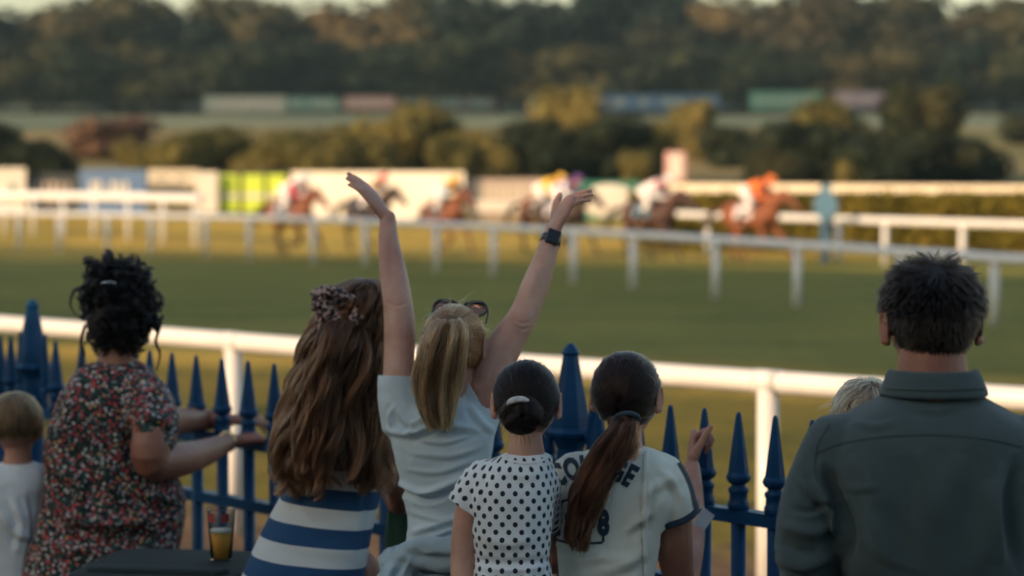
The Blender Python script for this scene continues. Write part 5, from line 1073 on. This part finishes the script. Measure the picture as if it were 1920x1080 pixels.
G.tube(AL, [.060, .056, .048, .038, .028], seg=18); hand(G, AL[-1], (1, .10, .05), (0, .2, -1), 1.0, 1, curl=(22, 25, 20), spread=3, thumb=(.8, .55, 0))
legs(G, r, .10, .10, .065); body(r, G, .0042, M['skin_tan'], head=hd); hd.eyes(r)
G = Geo(); G.loops(rings(rows, d0, .0)); G.tube([W(255, 745, d0-.02), AR[0], W(284, 795, d0-.13), W(288, 826, d0-.15)], [.070, .076, .078, .072], seg=22); G.tube([W(165, 750, d0+.03), AL[0], W(225, 775, d0+.2)], [.07, .075, .074], seg=20)
me = G.remesh(.007, 6)
folds(me, [([(150, 700), (130, 760), (120, 830)], .006, 14), ([(235, 760), (240, 820), (245, 865)], -.010, 10), ([(250, 900), (280, 930), (330, 940)], .010, 14), ([(100, 950), (180, 985), (320, 975)], .009, 12), ([(90, 1000), (180, 1020), (300, 1010)], -.008, 10), ([(180, 850), (200, 920), (180, 990)], .007, 16), ([(260, 775), (300, 790), (325, 810)], .006, 9), ([(100, 870), (140, 900), (150, 960)], .007, 14), ([(290, 985), (280, 1030), (285, 1080)], .006, 14)])
crumple(me, .006, 7, seed=41)
pc3 = W(287, 838, d0-.02); sh = link('blouse', me, M['floral'], r); solid(sh, .003)
G = Geo(); legs(G, r, .10, .09, .065, y=.04, grow=.02, hipz=.76); G.ell((r.location.x-.01, r.location.y+.04, .80), (.17, .13, .10)); link('trousers', G.remesh(.010, 4), M['denim'], r); shoes(r, .10)
ch = hd.cap(r, M['cap_black'], .010, yfront=.055, bump=.02, zmin=-.075)
hm = link('hair_mass', Geo().ell(W(218, 548, d0-.01), (.095, .09, .082)).ell(W(232, 585, d0-.02), (.088, .095, .095)).ell(W(220, 625, d0-.03), (.066, .06, .05)).remesh(.006, 3), M['cap_black'], ch)
crumple(hm.data, .012, 26, seed=3)
S_ = []
hv = verts(hm.data); hn = normals(hm.data); ids = RNG.choice(len(hv), 5200)
clc = RNG.choice(len(hv), 340); 
for i in ids:
    k = clc[np.argmin(((hv[clc]-hv[i])**2).sum(1))]; rr = np.random.default_rng(int(k)); p = hv[i]*.6+hv[k]*.4; n_ = hn[k]; tn = np.cross(n_, rr.normal(size=3)); tn /= np.linalg.norm(tn)+1e-9; bn = np.cross(n_, tn)
    ra = rr.uniform(.005, .011); tw = rr.uniform(6, 12); ln = rr.uniform(.03, .055)*(1.2 if hv[k][2] > hd.c[2]+.05 else .8); ph = rr.uniform(0, 6.28)+RNG.normal(0, .3); lp = []
    g_ = n_*rr.uniform(.1, .55)+tn*.9+np.array([0, 0, -.5 if hv[k][2] < hd.c[2]+.04 else .1]); g_ /= np.linalg.norm(g_); e1 = np.cross(g_, [.3, .5, .8]); e1 /= np.linalg.norm(e1); e2 = np.cross(g_, e1)
    for w in np.linspace(0, 1, 16): lp.append(p+n_*.002+g_*ln*w+(e1*math.cos(ph+tw*w)+e2*math.sin(ph+tw*w))*ra*min(1, w*3)*(1-.3*w))
    S_.append(np.array(lp)+RNG.normal(0, .0008, 3))
for (pl, n_) in (([(282, 575, -.02), (298, 610, -.02), (292, 640, -.02), (300, 665, -.02), (293, 695, -.02)], 40), ([(160, 610, 0), (152, 640, 0), (158, 665, 0), (150, 690, 0)], 26), ([(160, 540, 0), (140, 545, 0), (132, 570, 0), (142, 590, 0)], 14)):
    base = crlist([list(W(a, b, d0+c)) for a, b, c in pl], 6)
    for k in range(n_): o_ = RNG.normal(0, .003, 3); S_.append(base+o_*np.linspace(1, .3, len(base))[:, None])
strands('hair_strands', S_, M['hair_black'], ch, .0009, .6)
link('hair_pin', Geo().tube([W(190, 531, d0-.115), W(204, 529, d0-.118), W(216, 531, d0-.115)], [.003]*3, seg=8).mesh(), M['silver'], ch)
ep = hd.P(.084, -.002, -.062); link('earring', Geo().ell(ep, (.006, .006, .011)).mesh(), simple('pearl', (.7, .62, .5), .2), r)
wc = AR[-1].lerp(AR[-2], .12); ax = (AR[-1]-AR[-2]).normalized(); u_ = ax.cross(Vector((0, 0, 1))).normalized(); v_ = ax.cross(u_)
L = [[tuple(wc+ax*s_+(u_*math.cos(a)+v_*math.sin(a))*rr) for a in np.linspace(0, 2*math.pi, 32, endpoint=False)] for s_, rr in ((-.009, .029), (-.008, .0335), (.008, .0325), (.009, .028))]
bw = empty('wristwatch', tuple(wc), label='gold wristwatch on the right wrist of the woman in the floral blouse', cat='watch'); link('strap', Geo().loops(L).mesh(), M['gold'], bw)
link('watch_case', Geo().ell(wc-v_*.032, (.014, .014, .006)).mesh(), M['gold'], bw)
# ---------------------------------------------------------------- boy at the left edge
d0 = 7.3; r = person(28, d0, label='small boy with a blond bowl cut in a white top at the left edge', cat='person')
hd = Head(28, 790, d0, .92, 5, -5)
rows = [(868, 5, 62, 0, .045), (880, -22, 80, 0, .06), (905, -34, 88, 0, .08), (960, -36, 80, 0, .085), (1040, -32, 74, 0, .08), (1120, -36, 76, 0, .085), (1250, -38, 78, 0, .085)]
G = Geo(); hd.geo(G); G.loops(rings(rows, d0, -.024)); G.tube([W(32, 815, d0), W(34, 850, d0), W(32, 890, d0)], [.038, .040, .05], seg=16)
for q in (-1, 1):
    A = [W(26+q*52, 915, d0), W(26+q*62, 990, d0+.02), W(26+q*50, 1040, d0+.15), W(26+q*40, 980, d0+.38)]; G.tube(A, [.036, .030, .026, .018], seg=14); hand(G, A[-1], (0, .9, .2), (0, .1, -1), .75, -q, curl=(35, 35, 20))
legs(G, r, .065, .065, .045, hipz=.62); body(r, G, .0045, M['skin'], head=hd); hd.eyes(r)
G = Geo(); G.loops(rings(rows, d0, .003))
for q in (-1, 1): G.tube([W(26+q*40, 912, d0), W(26+q*52, 915, d0), W(26+q*62, 990, d0+.02), W(26+q*52, 1036, d0+.14)], [.042, .044, .038, .034], seg=18)
me = G.remesh(.006, 6); folds(me, [([(20, 930), (40, 980), (30, 1040)], .005, 9), ([(55, 930), (62, 990), (50, 1060)], -.006, 6), ([(0, 960), (30, 1000), (60, 1010)], .005, 8)]); crumple(me, .004, 10, seed=51); sh = link('shirt', me, M['white'], r)
G = Geo(); legs(G, r, .065, .065, .045, grow=.018, hipz=.58); G.ell((r.location.x, r.location.y, .61), (.105, .08, .10)); link('trousers', G.remesh(.010, 4), M['denim'], r); shoes(r, .065)
def bowl(hd, r, mat, cap, n, zc, seed, whorl=(.05, -.35, .95), r0=.0007, flare=.012, mess=.25):
    ch = hd.cap(r, cap, .006, yfront=.06, zmin=-.055); w_ = np.array(whorl); w_ /= np.linalg.norm(w_); S_ = []
    for d in hd.scalp(n, zc-.01, .09):
        tg = d-w_*(d @ w_); tg /= np.linalg.norm(tg)+1e-6; p = d*(np.array([.0765, .097, .089])+.004); L_ = [p]; q = d.copy(); ln = RNG.uniform(.05, .085); nz = np.array([noise.noise(Vector(d*6)+Vector((seed, 0, 0))), noise.noise(Vector(d*6+9)), noise.noise(Vector(d*6+5))])*mess
        for k in range(9):
            tg = tg-q*(tg @ q); tg = tg+nz*.4+np.array([0, 0, -.35]); tg -= q*(tg @ q); tg /= np.linalg.norm(tg)+1e-6; q = q+tg*ln/9/.088; q /= np.linalg.norm(q)
            pp = q*(np.array([.0765, .097, .089])+.006+flare*(k/9)); 
            if pp[2] < zc+RNG.normal(0, .002): break
            L_.append(pp)
        if len(L_) > 2: S_.append(hd.c+(np.array(L_)*hd.S) @ hd.R.T)
    strands('hair_strands', clumpify(S_, 400, .5, .8), mat, ch, r0, .7); return ch
bowl(hd, r, M['hair_boy'], M['cap_boy'], 6000, -.060, 3)
# ---------------------------------------------------------------- fair child hidden behind the man
d0 = 5.45; r = person(1625, d0, label='child with tousled ash blond hair half hidden behind the man\'s shoulder', cat='person')
hd = Head(1628, 782, d0, .88, -10, 4)
rows = [(858, 1598, 1660, 0, .045), (872, 1572, 1684, 0, .06), (900, 1556, 1700, 0, .08), (980, 1556, 1700, 0, .085), (1080, 1555, 1698, 0, .085), (1250, 1560, 1696, 0, .085)]
G = Geo(); hd.geo(G); G.loops(rings(rows, d0, -.024)); G.tube([W(1628, 800, d0), W(1628, 840, d0), W(1628, 885, d0)], [.037, .040, .05], seg=16)
for q in (-1, 1):
    A = [W(1628+q*62, 915, d0), W(1628+q*66, 1000, d0+.05), W(1628+q*58, 1060, d0+.15), W(1628+q*40, 1010, d0+.36)]; G.tube(A, [.036, .030, .026, .018], seg=14); hand(G, A[-1], (0, .9, .2), (0, .1, -1), .75, -q, curl=(35, 35, 20))
legs(G, r, .07, .065, .045, hipz=.72); body(r, G, .0045, M['skin'], head=hd); hd.eyes(r)
G = Geo(); G.loops(rings(rows, d0, .003)); 
for q in (-1, 1): G.tube([W(1628+q*50, 905, d0), W(1628+q*62, 925, d0), W(1628+q*66, 1000, d0+.05), W(1628+q*60, 1052, d0+.13)], [.042, .044, .038, .035], seg=18)
link('shirt', G.remesh(.006, 6), M['pinkgrey'], r)
G = Geo(); legs(G, r, .07, .065, .045, grow=.018, hipz=.72); G.ell((r.location.x, r.location.y, .72), (.12, .10, .10)); link('trousers', G.remesh(.010, 4), M['denim'], r); shoes(r, .07)
bowl(hd, r, M['hair_ash'], M['cap_boy'], 7000, -.068, 8, flare=.016, mess=1.3)
S_ = []
for i in range(110):
    d = sphdir(1)[0]; d[2] = abs(d[2]); d /= np.linalg.norm(d); p = d*(np.array([.0765, .097, .089])+.012); v_ = d*.005+RNG.normal(0, .010, 3); S_.append(hd.c+(np.array([p+v_*q+np.array([-.004, 0, -.006])*q*q for q in np.linspace(0, 1.6, 8)])*hd.S) @ hd.R.T)
strands('loose_strands', S_, M['hair_ash'], r, .0004)
# ---------------------------------------------------------------- bin, cup, green cloth
zt = W(300, 1034, 6.6).z; xc = W(318, 1034, 6.35).x; bn_ = empty('wheeled_bin', (xc, 6.35, 0), label='dark green wheeled bin with a ribbed lid in front of the floral blouse', cat='bin')
def rbox(G, c, h, rc, n=6, yaw=0):
    for z in (0,):
        L = []
        for zz, ins in ((-h[2], .004), (-h[2]+.006, 0), (h[2]-.012, 0), (h[2]-.003, .006), (h[2], .016)):
            lp = []
            for cx, cy, a0 in ((1, 1, 0), (-1, 1, 90), (-1, -1, 180), (1, -1, 270)):
                for a in np.linspace(a0, a0+90, n): x = cx*(h[0]-rc)+(rc-ins)*math.cos(math.radians(a)); y = cy*(h[1]-rc)+(rc-ins)*math.sin(math.radians(a)); lp.append((c[0]+x*math.cos(yaw)-y*math.sin(yaw), c[1]+x*math.sin(yaw)+y*math.cos(yaw), c[2]+zz))
            L.append(lp)
        G.loops(L)
yw_ = math.radians(-10)
G = Geo(); rbox(G, (xc, 6.35, zt-.02), (.225, .24, .022), .07, yaw=yw_); lid = link('lid', G.mesh(), M['binlid'], bn_); lid.modifiers.new('e', 'EDGE_SPLIT')
G = Geo()
rbox(G, (xc-.02, 6.22, zt+.004), (.19, .045, .010), .03, 5, yaw=yw_)
link('lid_rib', G.mesh(), M['binlid'], lid)
G = Geo(); rbox(G, (xc-.03, 6.10, zt-.025), (.20, .03, .022), .02, 5, yaw=yw_); link('handle', G.mesh(), M['binlid'], lid)
L = []
for z, a, b in ((.06, .17, .18), (.1, .18, .19), (zt-.045, .212, .225)):
    L.append([(xc+a*sx__, 6.35+b*sy__, z) for sx__, sy__ in ((-1, -.85), (-.85, -1), (.85, -1), (1, -.85), (1, .85), (.85, 1), (-.85, 1), (-1, .85))])
link('bin_body', Geo().loops(L).mesh(), M['binlid'], bn_, False)
for q in (-1, 1): link('wheel', Geo().tube([(xc+q*.15, 6.58, .1), (xc+q*.20, 6.58, .1)], [.1, .1], seg=24, sub=1, round_=False).mesh(), M['blackplastic'], bn_)
cp = W(415, 1028, 6.45); cp.z = zt+.001; cup = empty('beer_cup', tuple(cp), label='clear plastic cup two thirds full of beer with a red band near the rim', cat='cup')
t = NT('clear_plastic'); t.rough(.08); t.base((.95, .97, .97, 1)); t.p.inputs['Transmission Weight'].default_value = 1; t.p.inputs['IOR'].default_value = 1.15; mpl = t.m
t = NT('beer'); t.rough(.05); t.base((.80, .45, .10, 1)); t.p.inputs['Transmission Weight'].default_value = .0; t.p.inputs['Subsurface Weight'].default_value = .6; t.p.inputs['Subsurface Scale'].default_value = .03; t.p.inputs['IOR'].default_value = 1.2; mbeer = t.m
prof = [(.026, 0), (.028, .004), (.0375, .138), (.0395, .140), (.0365, .137), (.027, .006), (.0, .005)]
link('cup', Geo().loops([[(cp.x+rr*math.cos(a), cp.y+rr*math.sin(a), cp.z+z) for a in np.linspace(0, 2*math.pi, 36, endpoint=False)] for rr, z in prof], False).mesh(), mpl, cup)
link('beer', Geo().loops([[(cp.x+rr*math.cos(a), cp.y+rr*math.sin(a), cp.z+z) for a in np.linspace(0, 2*math.pi, 36, endpoint=False)] for rr, z in ((.0265, .006), (.0318, .076))]).mesh(), mbeer, cup)
link('foam', Geo().loops([[(cp.x+rr*math.cos(a), cp.y+rr*math.sin(a), cp.z+z) for a in np.linspace(0, 2*math.pi, 36, endpoint=False)] for rr, z in ((.0318, .0765), (.0322, .080))]).mesh(), simple('foam', (.62, .6, .5), .8), cup)
for k, (a0, mt_) in enumerate(((-2.3, (.3, .03, .03)), (-1.15, (.3, .03, .03)))):
    pts = [(a, z) for a in np.linspace(a0-.28, a0+.28, 8) for z in (0,)]; G = Geo()
    G.loops([[(cp.x+.0362*math.cos(a), cp.y+.0362*math.sin(a), cp.z+z) for a in np.linspace(a0-.30, a0+.30, 10)] for z in (.106, .128)], False); me = G.mesh()
    G = Geo()
    for i, z in enumerate((.106, .128)): G.v += [(cp.x+.0365*math.cos(a), cp.y+.0365*math.sin(a), cp.z+z) for a in np.linspace(a0-.3, a0+.3, 10)]
    G.f = [(i, i+1, i+11, i+10) for i in range(9)]; link('printed_band', G.mesh(), simple('red_print', mt_, .5), cup)
# green cloth hanging over the railing between the striped dress and the pale blue shirt
G = Geo(); G.loops([[tuple(W(x, y, dd)) for x, y, dd in ((728+i*.5, y_, 6.86), (772+i*.5, y_, 6.86), (774+i*.5, y_, 6.95), (728+i*.5, y_, 6.95))] for i, y_ in ((0, 868), (0, 900), (-6, 1000), (-10, 1060), (-14, 1150))]); me = G.remesh(.008, 6); crumple(me, .012, 12, (1, 1, .3), 6)
link('coat', me, M['greencloth'], None, label='bottle green coat hanging on the fence between the striped dress and pale blue shirt', cat='coat')
# ------------------------------------------------------------------ evening haze
me = Geo().box((0, 290, 24), (700, 310, 26)).mesh()
t = NT('haze_air'); t.t.nodes.remove(t.p); v = t.n('VolumePrincipled'); v.inputs['Color'].default_value = (.50, .76, .86, 1); v.inputs['Density'].default_value = .00020; v.inputs['Anisotropy'].default_value = .1
t.l(v.outputs[0], t.o.inputs['Volume'])
hz = link('haze', me, t.m, smooth=False, kind='stuff'); hz['label'] = 'thin bluish evening haze over the course'
